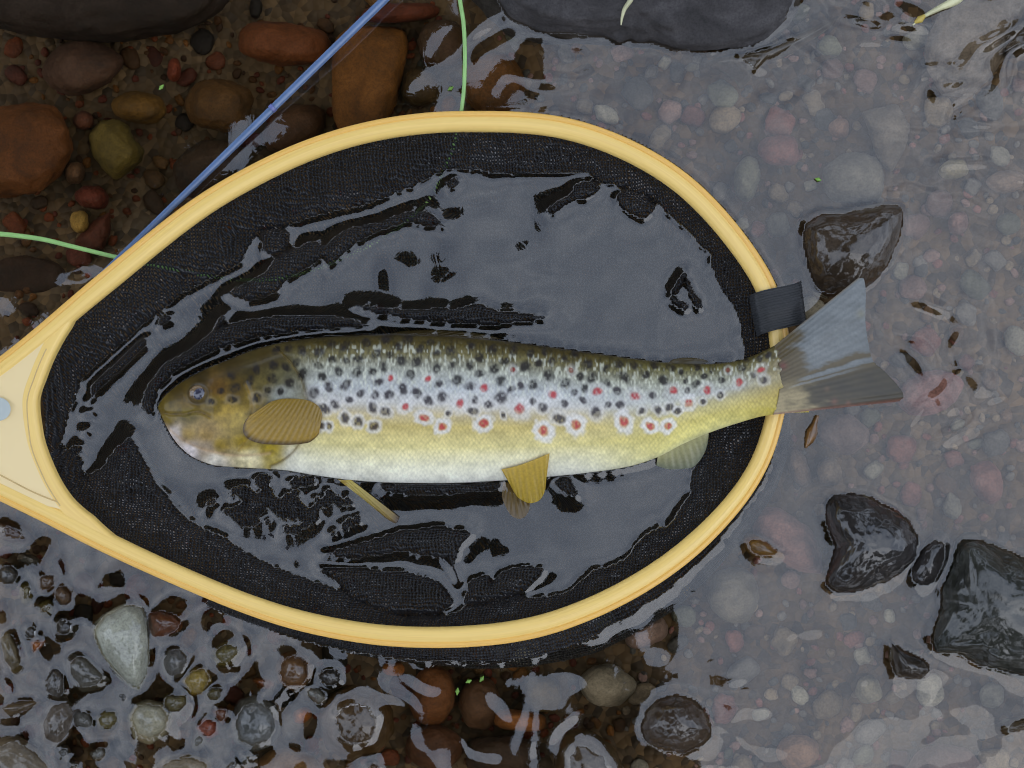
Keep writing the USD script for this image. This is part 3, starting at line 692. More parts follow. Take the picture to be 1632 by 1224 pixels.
for i, (x, y, r, tone, rgb, pl) in enumerate(sorted(lo, key=lambda t: t[0])):
    dist, a, b, t = sorted((math.hypot(x - a, y - b), a, b, t) for a, b, t in landmarks)[0]
    dx, dy = x - a, y - b
    way = (('right of' if dx > 0 else 'left of') if abs(dx) > abs(dy) else ('below' if dy > 0 else 'above'))
    k = (r < 15, tone, way, t); seen[k] = seen.get(k, 0) + 1
    nth = '' if seen[k] == 1 else [0, 0, ', further right', ', third from left', ', fourth from left', ', fifth from left'][min(seen[k], 5)]
    stone('pebble', f'{"small" if r < 15 else "middling"} {tone} stone breaking the surface {way} {t}{nth}', pl, rng.uniform(-0.0005, 0.0045), rgb * rng.uniform(0.2, 0.5), wet=True, rough=0.09, level=4, flat=2.6, group='wet pebbles at the lower left')
gm = {'grey gravel': [], 'brown gravel': []}
gfac = {k: [] for k in gm}
GRAVEL = 2600
grav = {}
for i in range(GRAVEL):
    x, y = rng.uniform(-40, 1680), rng.uniform(-40, 1270)
    if hoop_zone.contains(shapely.Point(x, y)) and i % 6:
        continue
    r = rng.uniform(3.5, 9)
    w = P(x, y); zb = float(bed_z(np.array(w[0]), np.array(w[1])))
    n = ICO[2].vertices
    nz = 1 + 0.5 * (meshkit.noise(n * 1.4 + i * 2.7, i % 50) - 0.5)
    a = rng.uniform(0, np.pi); v = n * nz[:, None] * np.array([1, rng.uniform(0.6, 1), rng.uniform(0.45, 0.8)]) * r * PXM
    v = np.stack([v[:, 0] * np.cos(a) - v[:, 1] * np.sin(a), v[:, 0] * np.sin(a) + v[:, 1] * np.cos(a), v[:, 2]], 1) + [w[0], w[1], zb + r * PXM * 0.2]
    warm = x < 760 or (y > 1060 and x < 1000)
    k = (warm, int(rng.integers(5)))
    grav.setdefault(k, []).append((v, ICO[2].faces))
gr_thing = thing('gravel', 'fine brown, grey and reddish gravel lying between the stones under the water', 'gravel')
gr_thing.SetCustomDataByKey('kind', 'stuff')
for (warm, k), ms in sorted(grav.items()):
    tone, rgb = (PAL_L if warm else PAL_R)[k]
    g = obj('gravel_grains', cat_meshes(ms), stone_mat((rgb * np.array([0.55, 0.45, 0.33]) if warm else (rgb * 0.85 + rgb.mean() * 0.15) * 0.5), False), gr_thing)
    g.SetCustomDataByKey('kind', 'stuff')

# ------------------------------------------------------------------ landing net
net = thing('landing_net', 'wooden landing net with egg-shaped hoop and black mesh bag holding the trout', 'landing net', (0, 0, 0))


def sweep_section(ptsz, sec, uvscale=1.0):
    """ptsz (n,3) path; sec(k) -> closed section (m,2) of (side, up) in metres at path index k."""
    t, s, u = frames(ptsz)
    u = np.tile([0, 0, 1.0], (len(ptsz), 1)); s = np.stack([t[:, 1], -t[:, 0], t[:, 0] * 0], 1); s /= np.linalg.norm(s, axis=1, keepdims=True)
    secs = [sec(k) for k in range(len(ptsz))]
    m = len(secs[0])
    v = np.array([ptsz[k] + secs[k][:, :1] * s[k] + secs[k][:, 1:] * u[k] for k in range(len(ptsz))]).reshape(-1, 3)
    d = np.r_[0, np.cumsum(np.linalg.norm(np.diff(ptsz, axis=0), axis=1))]
    uv = np.stack([np.repeat(d, m), np.tile(np.linspace(0, 0.03, m), len(ptsz))], 1)
    f = grid_faces(len(ptsz), m, True)
    caps = []
    for base in (0, (len(ptsz) - 1) * m):
        c = np.array([[base, base + i, base + i + 1] for i in range(1, m - 1)])
        caps.append(c if base == 0 else c[:, ::-1])
    return (v, np.vstack([f] + caps)), uv


def round_rect(w0, w1, h, r=0.0026, n=6):
    """Section from side w0 to side w1, height +-h, rounded."""
    r = min(r, (w1 - w0) / 2 - 1e-5, h - 1e-5)
    pts = []
    for cx, cz, a0 in ((w1 - r, h - r, 0), (w0 + r, h - r, 90), (w0 + r, -h + r, 180), (w1 - r, -h + r, 270)):
        for a in np.linspace(a0, a0 + 90, n):
            pts.append((cx + r * math.cos(math.radians(a)), cz + r * math.sin(math.radians(a))))
    return np.array(pts)


oc = curve(HOOP_OUT_TOP, 520)
oc = np.stack([ndimage.gaussian_filter1d(oc[:, k], 3, mode='nearest') for k in range(2)], 1)
rise = curve([(-420, 660), (-330, 655), (-240, 652), (-150, 645)], 40)
start = curve([(-420, 676), (-330, 674), (-240, 668), (-150, 655), (-60, 612)], 70)[:-1]
end = curve([(-60, 768), (-150, 728), (-240, 716), (-330, 710), (-420, 708)], 70)[1:]
oc_all = np.vstack([start, oc, end])
oc_all = np.stack([ndimage.gaussian_filter1d(oc_all[:, k], 2.5, mode='nearest') for k in range(2)], 1)
path3 = Pa(oc_all[:, 0], oc_all[:, 1], hoop_z(oc_all[:, 0]))
tin = np.array([np.min(np.hypot(*(CLOSED_IN - p).T)) for p in oc_all])
WID = 33 * PXM
wid = np.where(oc_all[:, 0] < 120, 30.0, np.clip(tin * 0.93, 25, 33)) * PXM
wid = ndimage.gaussian_filter1d(wid, 12)
HH = 0.0046
# side axis points to the right of travel: along the upper arc that is inwards
m1, uv1 = sweep_section(path3, lambda k: round_rect(0.0017, wid[k], HH, 0.0038))
obj('hoop', m1, M_ash, net, uv=uv1)
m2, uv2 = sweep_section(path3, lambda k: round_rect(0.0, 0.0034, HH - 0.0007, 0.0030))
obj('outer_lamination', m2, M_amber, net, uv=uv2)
# throat: a crescent that closes the hoop at the handle end
thr = curve([(150, 464), (120, 496), (90, 540), (66, 592), (52, 642), (58, 694), (76, 748), (108, 802), (150, 838), (200, 868)], 160)
THW = np.interp(np.arange(160), [0, 22, 138, 159], [0.3, 1, 1, 0.3])
path_t = Pa(thr[:, 0] - 4, thr[:, 1], hoop_z(thr[:, 0]) - 0.0004)
m3, uv3 = sweep_section(path_t, lambda k: round_rect(-0.0042 * THW[k], 0.0042 * THW[k], HH - 0.0004, 0.0024))
obj('throat', m3, M_ash, net, uv=uv3)
seam_in = curve([(60, 545), (30, 572), (-20, 612), (-60, 640)], 40)
# handle panel between the two strips
pan = [(112, 500), (92, 530), (66, 575), (50, 642), (56, 700), (74, 752), (110, 812), (140, 845), (60, 800), (0, 770), (-60, 742), (-150, 705), (-240, 690), (-420, 686), (-420, 698), (-420, 682), (-240, 690), (-150, 680), (-60, 640), (0, 598), (60, 548)]
pan = [(105, 512), (88, 540), (64, 585), (50, 642), (56, 700), (74, 752), (112, 815), (60, 803), (0, 772), (-60, 742), (-150, 705), (-240, 694), (-420, 692), (-420, 690), (-240, 689), (-150, 676), (-60, 636), (0, 596), (60, 548)]
pg = Polygon(pan).buffer(0)
pm = trimesh.creation.extrude_polygon(pg, 1.0, engine='earcut')
pm = pm.subdivide_to_size(14)
zt = np.where(pm.vertices[:, 2] > 0.5, 0.0036, -0.0036)
pv = Pa(pm.vertices[:, 0], pm.vertices[:, 1], hoop_z(pm.vertices[:, 0]) + zt)
obj('handle_panel', (pv, pm.faces), M_panel, net, smooth=30 and False, uv=None)
for pts in ([(96, 508), (60, 541), (20, 573), (-60, 631), (-150, 672)], [(92, 800), (50, 783), (0, 757), (-60, 730)]):
    c = curve(pts, 60)
    obj('glue_line', tube(Pa(c[:, 0], c[:, 1], hoop_z(c[:, 0]) + 0.0037), 0.00035, 6), M_seam, net)
c = curve([(74, 556), (56, 598), (43, 645), (48, 702), (68, 758), (96, 806)], 60)
obj('glue_line', tube(Pa(c[:, 0], c[:, 1], hoop_z(c[:, 0]) + 0.0037), 0.0003, 6), M_seam, net)
# end of a metal clip on the handle, cut by the left edge
a = np.linspace(0, 2 * np.pi, 40, endpoint=False)
med = trimesh.creation.extrude_polygon(Polygon(np.stack([-4 + 21 * np.cos(a), 652 + 19 * np.sin(a)], 1)), 1.0, engine='earcut')
mv_ = Pa(med.vertices[:, 0], med.vertices[:, 1], hoop_z(0) + np.where(med.vertices[:, 2] > 0.5, 0.0052, 0.003))
tag(obj('metal_plate', (mv_, med.faces), M_metal, net, smooth=False))

# net bag: one sheet inside the hoop
idx = -np.ones(Z.shape, int); idx[NETIN] = np.arange(NETIN.sum())
a0, b0, c0, d0 = idx[:-1, :-1], idx[:-1, 1:], idx[1:, 1:], idx[1:, :-1]
okq = (a0 >= 0) & (b0 >= 0) & (c0 >= 0) & (d0 >= 0)
fq = np.concatenate([np.stack([a0[okq], c0[okq], b0[okq]], 1), np.stack([a0[okq], d0[okq], c0[okq]], 1)])
nv = Pa(GX[NETIN], GY[NETIN], Z[NETIN])
# wet net stretches down its wall: the vertical fall is added to the weave coordinates
gz = Z / PXM
nuv = np.stack([GX[NETIN] + 0.6 * gz[NETIN], GY[NETIN] + 0.8 * gz[NETIN]], 1) / 5.2
obj('net_bag', (nv, fq), M_net, net, uv=nuv)
# the bag bulging outside the lower side of the hoop
sk = curve([(330, 962), (420, 992), (500, 1012), (580, 1026), (660, 1032), (740, 1032), (820, 1023), (900, 1003), (980, 970), (1060, 925), (1130, 868), (1180, 812), (1215, 760), (1238, 705), (1248, 660), (1250, 640)], 360)
wd = np.interp(np.linspace(0, 1, 360), [0, 0.12, 0.3, 0.45, 0.55, 0.66, 0.78, 0.88, 0.95, 1.0], [3, 10, 22, 38, 48, 44, 30, 26, 18, 4])
t2, s2_, _ = frames(np.c_[sk, sk[:, 0] * 0])
nrm = np.stack([-t2[:, 1], t2[:, 0]], 1) * -1
nrm = np.where((nrm * (sk - [650, 600])).sum(1, keepdims=True) < 0, -nrm, nrm)
K = 26
rows, zrows, uvr = [], [], []
for k in np.linspace(0, 1, K):
    o = sk - nrm * 6 + nrm * (wd + 6)[:, None] * (np.sin(k * np.pi * 0.62) / np.sin(np.pi * 0.62) if k < 0.81 else 1)
    zz = hoop_z(sk[:, 0]) - 0.001 - k ** 1.25 * (0.012 + 0.006 * smoothstep(700, 1200, sk[:, 0])) + (meshkit.fbm(np.stack([sk[:, 0] / 40, sk[:, 0] * 0 + k * 3, sk[:, 1] / 40], -1), 3, 31) - 0.5) * 0.004 * k
    zz = zz - np.clip(hoop_z(sk[:, 0]) - 0.004, 0, 1) * k
    o = o - nrm * (np.clip(k - 0.8, 0, 1) * 60)[..., None] if k > 0.8 else o
    rows.append(o); zrows.append(zz)
    uvr.append(np.stack([np.arange(360) * 0.62, np.full(360, k * 16)], 1))
sv = Pa(np.array(rows)[..., 0], np.array(rows)[..., 1], np.array(zrows)).reshape(-1, 3)
obj('net_fold', (sv, grid_faces(K, 360)), M_net, net, uv=np.array(uvr).reshape(-1, 2))
skirt_top = sv[sv[:, 2] > -0.0002]
# webbing strap round the hoop beside the tail
band = np.array([(1196, 486, 0.002), (1206, 482, 0.0078), (1222, 478, 0.0090), (1248, 474, 0.0088), (1270, 470, 0.0070), (1279, 467, 0.0030), (1276, 466, -0.0030)])
cb = curve(band, 60)
dirn = np.array([10, 52.0]); wds = np.linspace(-0.28, 0.98, 14)
sv2, suv = [], []
for w_ in wds:
    sv2.append(Pa(cb[:, 0] + dirn[0] * w_ - 0.05 * w_ * (cb[:, 0] - 1200), cb[:, 1] + dirn[1] * w_ - 0.06 * (cb[:, 0] - 1196) * 1.0 + 0, cb[:, 2] + 0.0006 * math.sin(w_ * 6)))
    suv.append(np.stack([np.arange(60) * 0.0006, np.full(60, w_ * 0.016)], 1))
sv2 = np.array(sv2); thick = sv2 - [0, 0, 0.0012]
bv_ = np.vstack([sv2.reshape(-1, 3), thick.reshape(-1, 3)])
gf = grid_faces(14, 60); o_ = 14 * 60
ring = np.r_[np.arange(60), np.arange(1, 14) * 60 + 59, 13 * 60 + np.arange(58, -1, -1), np.arange(12, 0, -1) * 60]
rn = np.roll(ring, -1)
sf = np.vstack([gf, gf[:, ::-1] + o_, np.stack([ring, rn + o_, rn], 1), np.stack([ring, ring + o_, rn + o_], 1)])
obj('strap', (bv_, sf), M_strap, net, uv=np.vstack([np.array(suv).reshape(-1, 2)] * 2))
# waterline contributions
mark_points(nv[nv[:, 2] > 0.0])
mark_points(skirt_top)
hp = Polygon(Pa(oc_all[:, 0], oc_all[:, 1], 0)[:, :2]).buffer(0)
hin = Polygon(Pa(CLOSED_IN[:, 0], CLOSED_IN[:, 1], 0)[:, :2]).buffer(0)
hoop_low = shapely.box(P(760, 0)[0], -1, 1, 1)
mark_poly(hp.difference(hin).intersection(hoop_low))

# ------------------------------------------------------------------ the trout
trout = thing('brown_trout', 'brown trout with black and red spots lying on its side in the net', 'fish', (0, 0, 0))
N, MR = 1000, 360
tt = np.linspace(0, 1, N)
sx = 252.05 + (1289.5 - 252.05) * (0.02 * tt + 0.98 * tt ** 1.08)
th = np.linspace(0, 2 * np.pi, MR, endpoint=False)
SX, TH = np.meshgrid(sx, th, indexing='ij')
yt, yb = fback(SX), fbelly(SX)
A, YC = (yb - yt) / 2, (yb + yt) / 2
ct, st = np.cos(TH), np.sin(TH)
PY = YC - A * ct
B = fish_half(SX)
ZF = fish_zc(SX) + B * np.sign(st) * np.abs(st) ** 0.9
V01 = np.clip((PY - yt) / (yb - yt), 0, 1)
top = st > 0


def seg_dist(pl, X, Y):
    return shapely.distance(LineString(pl), shapely.points(X, Y))


GILL = curve([(438, 553), (465, 580), (484, 615), (490, 655), (482, 695), (462, 725), (432, 742)], 60)
PRE = curve([(392, 612), (402, 650), (398, 690), (380, 718)], 30)
MOUTH = curve([(252, 654), (272, 660), (292, 660), (312, 656), (334, 664)], 30)
JAW = curve([(262, 676), (290, 700), (330, 718), (380, 726), (430, 722)], 40)
head = SX < 560
dg = np.full(SX.shape, 999.0); dm = dg.copy(); dj = dg.copy(); dp = dg.copy(); de = dg.copy()
for arr, pl in ((dg, GILL), (dm, MOUTH), (dj, JAW), (dp, PRE)):
    arr[head] = seg_dist(pl, SX[head], PY[head])
gpoly = Polygon(np.vstack([GILL, [(432, 760), (240, 760), (240, 500), (438, 530)]]))
in_head = np.zeros(SX.shape, bool); in_head[head] = shapely.contains_xy(gpoly, SX[head], PY[head])
ee = np.hypot(SX - 316, PY - 627)
ZF = ZF + np.where(top, np.where(in_head, 0.0013 * np.exp(-dg / 22), -0.0006 * np.exp(-dg / 5)), 0)
ZF = ZF - np.where(top, 0.0008 * np.exp(-(dm / 3.0) ** 2) + 0.0007 * np.exp(-(dj / 4.0) ** 2) + 0.0005 * np.exp(-(dp / 3.5) ** 2), 0)
ZF = ZF + np.where(top, 0.0010 * np.exp(-((ee - 17) / 5) ** 2) - 0.0012 * np.exp(-(ee / 10) ** 2), 0)
ZF = ZF + smoothstep(1225, 1250, SX) * (meshkit.noise(np.stack([SX / 9, PY / 7, SX * 0], -1), 77) - 0.5) * 0.0016
body_v = Pa(SX, PY, ZF)


def ramp(v, stops):
    v = np.asarray(v); s = np.array([a for a, _ in stops]); c = np.array([lin(*b) for _, b in stops])
    return np.stack([np.interp(v, s, c[:, k]) for k in range(3)], -1)


col = ramp(V01, [(0, (46, 38, 18)), (0.05, (66, 57, 28)), (0.12, (108, 100, 66)), (0.22, (152, 152, 138)), (0.36, (182, 184, 182)), (0.46, (192, 188, 180)), (0.53, (188, 174, 140)), (0.62, (194, 176, 118)), (0.76, (216, 204, 150)), (0.88, (230, 225, 196)), (1, (234, 233, 222))])
rear = ramp(V01, [(0, (60, 52, 26)), (0.08, (104, 98, 60)), (0.22, (150, 150, 132)), (0.42, (176, 176, 168)), (0.55, (184, 174, 134)), (0.75, (204, 190, 120)), (0.92, (216, 206, 140)), (1, (214, 210, 160))])
ped = ramp(V01, [(0, (62, 54, 28)), (0.3, (120, 108, 70)), (0.5, (150, 140, 108)), (0.7, (170, 152, 92)), (1, (176, 160, 80))])
k1 = smoothstep(880, 1080, SX)[..., None]; k2 = smoothstep(1130, 1250, SX)[..., None]
col = col * (1 - k1) + rear * k1; col = col * (1 - k2) + ped * k2
# head: skin colours spread from sample points
HS = [(256, 648, (112, 94, 40)), (285, 620, (72, 58, 24)), (320, 600, (60, 48, 22)), (370, 582, (62, 50, 24)), (420, 566, (70, 58, 28)), (300, 640, (120, 96, 42)), (345, 618, (112, 84, 44)), (340, 645, (134, 112, 50)), (270, 668, (140, 118, 52)), (300, 660, (120, 104, 44)),
      (300, 690, (186, 158, 100)), (330, 690, (192, 160, 100)), (360, 660, (196, 166, 92)), (380, 670, (204, 176, 98)), (350, 710, (168, 142, 70)), (400, 640, (150, 126, 62)), (420, 610, (110, 98, 58)), (450, 600, (112, 106, 76)), (450, 630, (170, 172, 160)), (470, 660, (168, 160, 130)),
      (390, 700, (176, 150, 66)), (430, 715, (190, 166, 74)), (275, 692, (226, 214, 206)), (300, 722, (236, 226, 222)), (340, 736, (240, 232, 216)), (400, 738, (238, 226, 186)), (440, 740, (216, 196, 120)), (470, 735, (236, 232, 214)), (380, 622, (104, 84, 40)), (400, 590, (66, 56, 28)), (440, 575, (80, 70, 40)), (330, 715, (196, 176, 150)), (480, 700, (214, 202, 160))]
hp_ = np.array([(a, b) for a, b, _ in HS], float); hc = np.array([lin(*c) * (0.58 if sum(c) < 540 else 0.82) for _, _, c in HS])
hm = SX < 540
dd = (SX[hm][:, None] - hp_[:, 0]) ** 2 + (PY[hm][:, None] - hp_[:, 1]) ** 2
w_ = 1 / (dd + 60) ** 2
hcol = (w_ @ hc) / w_.sum(1, keepdims=True)
kh = np.where(in_head, 1, np.exp(-dg / 12) * 0.8)[hm][:, None]
col[hm] = col[hm] * (1 - kh) + hcol * kh
for arr, w0, c in ((dg, 3.0, (96, 80, 40)), (dm, 2.2, (84, 66, 32)), (dj, 2.5, (176, 150, 120)), (dp, 2.2, (128, 104, 52))):
    k = (np.exp(-(arr / w0) ** 2) * 0.55)[..., None]
    col = col * (1 - k) + lin(*c) * k
k = (np.exp(-((ee - 15) / 4) ** 2) * 0.8)[..., None]; col = col * (1 - k) + lin(54, 44, 24) * k
# mottling
mot = (meshkit.fbm(np.stack([SX / 16, PY / 10, SX * 0], -1), 3, 17) - 0.5)[..., None]
col = col * (1 + 0.5 * mot)
hm2 = in_head[..., None] * (meshkit.fbm(np.stack([SX / 7, PY / 6, SX * 0], -1), 4, 117) - 0.5)[..., None]
col = col * (1 + 0.9 * hm2)
glint = smoothstep(0.52, 0.85, meshkit.noise(np.stack([SX / 2.6, PY / 7.0, SX * 0], -1), 91)) * smoothstep(0.03, 0.10, V01) * smoothstep(0.52, 0.30, V01) * smoothstep(450, 540, SX)  # white glints on the back scales, painted into the skin colour
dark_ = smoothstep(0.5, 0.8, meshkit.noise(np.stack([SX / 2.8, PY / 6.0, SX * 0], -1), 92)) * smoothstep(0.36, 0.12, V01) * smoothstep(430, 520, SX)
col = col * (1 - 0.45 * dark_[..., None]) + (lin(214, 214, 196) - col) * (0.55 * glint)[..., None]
# spots
RED = [(771, 618, 9), (733, 643, 10), (828, 652, 12), (881, 629, 10), (952, 624, 10), (1012, 631, 10), (1073, 622, 9), (1098, 642, 9), (994, 672, 11), (918, 677, 11), (866, 687, 11), (771, 675, 10), (705, 680, 9), (676, 666, 9), (646, 648, 8), (1036, 679, 9), (1065, 679, 8), (682, 604, 7),
       (622, 603, 7), (910, 590, 6), (817, 589, 6), (1178, 609, 8), (1127, 622, 9), (1213, 589, 7), (1160, 590, 5)]
BLACK = [(369, 599, 7), (399, 607, 8), (374, 618, 9), (433, 603, 9), (462, 610, 9), (427, 622, 6), (447, 624, 6), (409, 634, 8), (370, 637, 7), (409, 589, 7), (436, 581, 8), (337, 640, 6), (352, 623, 6), (482, 596, 9), (550, 666, 8), (570, 672, 8), (596, 679, 8), (614, 656, 8), (524, 679, 6), (512, 679, 6),
         (518, 651, 9), (534, 644, 8), (501, 626, 9), (524, 617, 8), (551, 613, 9), (575, 627, 7), (594, 649, 8), (603, 609, 8), (642, 620, 9), (664, 626, 9), (620, 629, 8), (683, 638, 8), (705, 632, 9), (729, 606, 9), (753, 655, 8), (798, 634, 11), (779, 645, 8), (815, 620, 7), (830, 614, 7), (850, 613, 8), (865, 649, 8), (849, 640, 6),
         (891, 667, 10), (900, 643, 6), (950, 657, 9), (969, 645, 6), (988, 645, 7), (916, 625, 6), (932, 618, 7), (983, 622, 7), (1040, 630, 6), (1023, 655, 6), (1049, 653, 7), (1080, 655, 6), (1067, 649, 7), (802, 661, 5), (757, 637, 6), (714, 659, 5), (1148, 630, 6), (1120, 640, 5), (1200, 598, 5), (1246, 582, 7), (1150, 606, 6), (1110, 612, 7), (1190, 574, 4)]
sr = np.random.default_rng(5)
auto = []
for _ in range(6000):
    x = sr.uniform(425, 1225); f = sr.beta(1.3, 1.6) * 0.44 + 0.02
    y = fback(x) + f * (fbelly(x) - fback(x)); r = sr.uniform(6.2, 9.2) * (1.0 if x < 1080 else 0.8)
    if f > 0.30 and x < 500:
        continue
    if all(math.hypot(x - a[0], y - a[1]) > 1.9 * (r + a[2]) / 2 + 4.6 for a in BLACK + RED + auto):
        auto.append((x, y, r))
skin_hi = lin(220, 217, 214)
for (x, y, r), kind in [(s, 0) for s in BLACK + auto] + [(s, 1) for s in RED]:
    e = sr.uniform(0.8, 1.2); ang = sr.uniform(0, np.pi)
    near = (np.abs(SX - x) < 32) & (np.abs(PY - y) < 32)
    ux, uy = SX[near] - x, PY[near] - y
    d = np.hypot((ux * np.cos(ang) + uy * np.sin(ang)) * e, (-ux * np.sin(ang) + uy * np.cos(ang)) / e)
    d = d * (1 + 0.36 * (meshkit.noise(np.stack([ux / 6 + x, uy / 6 + y, ux * 0], -1), 3) - 0.5))
    f = (y - fback(x)) / (fbelly(x) - fback(x))
    halo = np.clip((f - 0.28) * 3.0, 0, 1) * (0.8 if kind else 0.62)
    if x < 490:
        halo *= 0.35
    if kind:
        halo = max(halo, 0.25)
    w = (halo * (1 - smoothstep(r * 1.15, r * 1.95, d)) * smoothstep(r * 0.5, r * 1.0, d))[:, None]
    col[near] = col[near] * (1 - w) + skin_hi * w
    c = (lin(170, 70, 72) if f > 0.25 else lin(120, 44, 44)) if kind else (lin(24, 20, 18) if f < 0.30 or x < 490 else (lin(50, 44, 47) if f < 0.62 else lin(48, 34, 31)))
    rr = r * (0.66 if kind else 0.92)
    brk = 0.62 + 0.38 * smoothstep(0.25, 0.6, meshkit.noise(np.stack([SX[near] / 3.2, PY[near] / 4.5, ux * 0], -1), 131))
    w = ((1 - smoothstep(rr * 0.6, rr * 1.45, d)) * (0.95 if not kind else 0.95) * brk)[:, None]
    col[near] = col[near] * (1 - w) + c * w
fv = body_v.reshape(-1, 3)
ff = grid_faces(N, MR, True)
cap0 = np.array([[0, i + 1, i] for i in range(1, MR - 1)]); bN = (N - 1) * MR
cap1 = np.array([[bN, bN + i, bN + i + 1] for i in range(1, MR - 1)])
fuv = np.stack([SX / 7.4 + PY / 9.6, SX / 7.4 - PY / 9.6], -1).reshape(-1, 2)
body_prim = obj('body', (fv, np.vstack([ff[:, ::-1], cap0[:, ::-1], cap1[:, ::-1]])), M_skin, trout, uv=fuv, colors=np.clip((col + 0.18 * (col - col.mean(-1, keepdims=True))) * 0.93, 0, 0.87).reshape(-1, 3))


scaly = np.where(in_head, 0.0, 1 - 0.8 * np.exp(-dg / 9)) * (0.45 + 0.55 * smoothstep(1.0, 0.72, V01)) * (0.75 + 0.25 * smoothstep(900, 1100, SX))
UsdGeom.PrimvarsAPI(body_prim).CreatePrimvar('scaly', Sdf.ValueTypeNames.Color3fArray, 'vertex').Set(Vt.Vec3fArray.FromNumpy(np.repeat(scaly.reshape(-1, 1), 3, 1).astype(np.float32)))


def surf_z(px, py):
    t_, b_ = fback(px), fbelly(px)
    qq = np.clip((py - (t_ + b_) / 2) / ((b_ - t_) / 2), -1, 1)
    return fish_zc(px) + fish_half(px) * (1 - qq ** 2) ** 0.45


# eye
ez = surf_z(316, 627)
ev = ICO[4].vertices
eye = obj('eye', (P(316, 627, ez - 0.0016) + ev * np.array([0.0044, 0.0040, 0.0026]), ICO[4].faces), M_eye, trout)
obj('pupil', (P(318, 628, ez + 0.0002) + ev * np.array([0.0031, 0.0028, 0.0012]), ICO[4].faces), M_pupil, eye)


def fin(name, edge0, edge1, z0, z1, colour, mat_, nr=60, nl=26, rays=16, amp=0.00022, thick=0.0007, curl=0.0, wave=0.0):
    """A fin between base curve edge0 and outer curve edge1 (photo pixels), heights z0 at the base and z1 at the margin (numbers or arrays along the edge)."""
    e0, e1 = curve(edge0, nr), curve(edge1, nr)
    k = np.linspace(0, 1, nl)[:, None]
    X = e0[None, :, 0] * (1 - k) + e1[None, :, 0] * k; Y = e0[None, :, 1] * (1 - k) + e1[None, :, 1] * k
    s = np.linspace(0, 1, nr)[None, :]
    z0 = np.interp(s, np.linspace(0, 1, np.size(z0)), np.atleast_1d(z0)); z1 = np.interp(s, np.linspace(0, 1, np.size(z1)), np.atleast_1d(z1))
    edge = 1 - 0.85 * np.maximum(k, np.abs(2 * s - 1)) ** 6
    zz = z0 * (1 - k) + z1 * k + curl * np.sin(np.pi * k) + wave * np.sin(s * 7 + k * 3) * k
    rr = amp * np.sin(s * rays * 2 * np.pi) * (0.35 + 0.65 * k)
    up = Pa(X, Y, zz + thick / 2 * edge + rr); dn = Pa(X, Y, zz - thick / 2 * edge + rr)
    v = np.vstack([up.reshape(-1, 3), dn.reshape(-1, 3)]); o = nr * nl
    g = grid_faces(nl, nr)
    ring = np.r_[np.arange(nr), np.arange(1, nl) * nr + nr - 1, (nl - 1) * nr + np.arange(nr - 2, -1, -1), np.arange(nl - 2, 0, -1) * nr]
    rn = np.roll(ring, -1)
    f = np.vstack([g, g[:, ::-1] + o, np.stack([ring, rn + o, rn], 1), np.stack([ring, ring + o, rn + o], 1)])
    if np.cross(up[0, 1] - up[0, 0], up[1, 0] - up[0, 0])[2] < 0:
        f = f                                                  # rows run so that the top already faces up
    c = colour(np.broadcast_to(k, X.shape), np.broadcast_to(s, X.shape), X, Y)
    # pale rays in darker membrane
    c = c * (1 + 0.06 * np.sin(s * rays * 2 * np.pi))[..., None]
    cc = np.vstack([c.reshape(-1, 3)] * 2)
    uv = np.vstack([np.stack([X / 6, Y / 6], -1).reshape(-1, 2)] * 2)
    m = trimesh.Trimesh(v, f, process=False)
    m.fix_normals()
    return obj(name, (m.vertices, m.faces), mat_, trout, uv=uv, colors=np.clip(cc, 0, 0.8))


def two(c0, c1, edge=None):
    def f(k, s, X, Y):
        c = lin(*c0) * (1 - k[..., None]) + lin(*c1) * k[..., None]
        if edge is not None:
            w = smoothstep(0.86, 1.0, k)[..., None]; c = c * (1 - w) + lin(*edge) * w
        return c
    return f


zpf = surf_z(500, 680)
pe0, pe1 = [(432, 640), (458, 635), (486, 637), (508, 648), (514, 662)], [(396, 664), (387, 686), (396, 700), (424, 708), (458, 709), (490, 706), (508, 692)]
fin('pectoral_fin', pe0, pe1, [float(surf_z(*p)) + 0.0009 for p in pe0], [float(surf_z(*p)) + h_ for p, h_ in zip(pe1, (0.0028, 0.0038, 0.0038, 0.0034, 0.0028, 0.0016, 0.0010))], two((140, 112, 40), (166, 132, 42), (78, 58, 22)), M_fin, nr=130, nl=50, rays=15, amp=0.0001, thick=0.00045, curl=0.0012)
fin('pectoral_fin', [(538, 764), (548, 765), (560, 765)], [(604, 815), (618, 828), (630, 834), (636, 824)], [-0.001, 0.001], [0.0012, 0.0016], two((190, 170, 80), (120, 96, 44), (70, 52, 30)), M_fin, rays=4)
fin('pelvic_fin', [(799, 748), (825, 742), (850, 733), (876, 722)], [(816, 778), (830, 796), (846, 802), (860, 797), (870, 770)], [float(surf_z(a, b)) + 0.0014 for a, b in ((799, 748), (825, 742), (850, 733), (876, 722))], [0.009, 0.007, 0.007, 0.012], two((196, 164, 66), (168, 140, 30)), M_fin, rays=9, nr=80, thick=0.0009)
fin('pelvic_fin', [(802, 768), (815, 770), (830, 772)], [(800, 790), (806, 808), (818, 824), (828, 827), (838, 822), (845, 803)], [-0.001, -0.001], [0.0012, 0.0012, 0.0015], two((110, 88, 36), (92, 72, 34)), M_fin, rays=7)
fin('anal_fin', [(1048, 729), (1078, 712), (1102, 700), (1130, 688)], [(1046, 742), (1070, 748), (1100, 746), (1118, 730), (1128, 705)], [0.004, 0.005, 0.007, 0.009], [0.001, 0.0012, 0.002, 0.005], two((176, 170, 118), (112, 116, 96)), M_fin, rays=9)
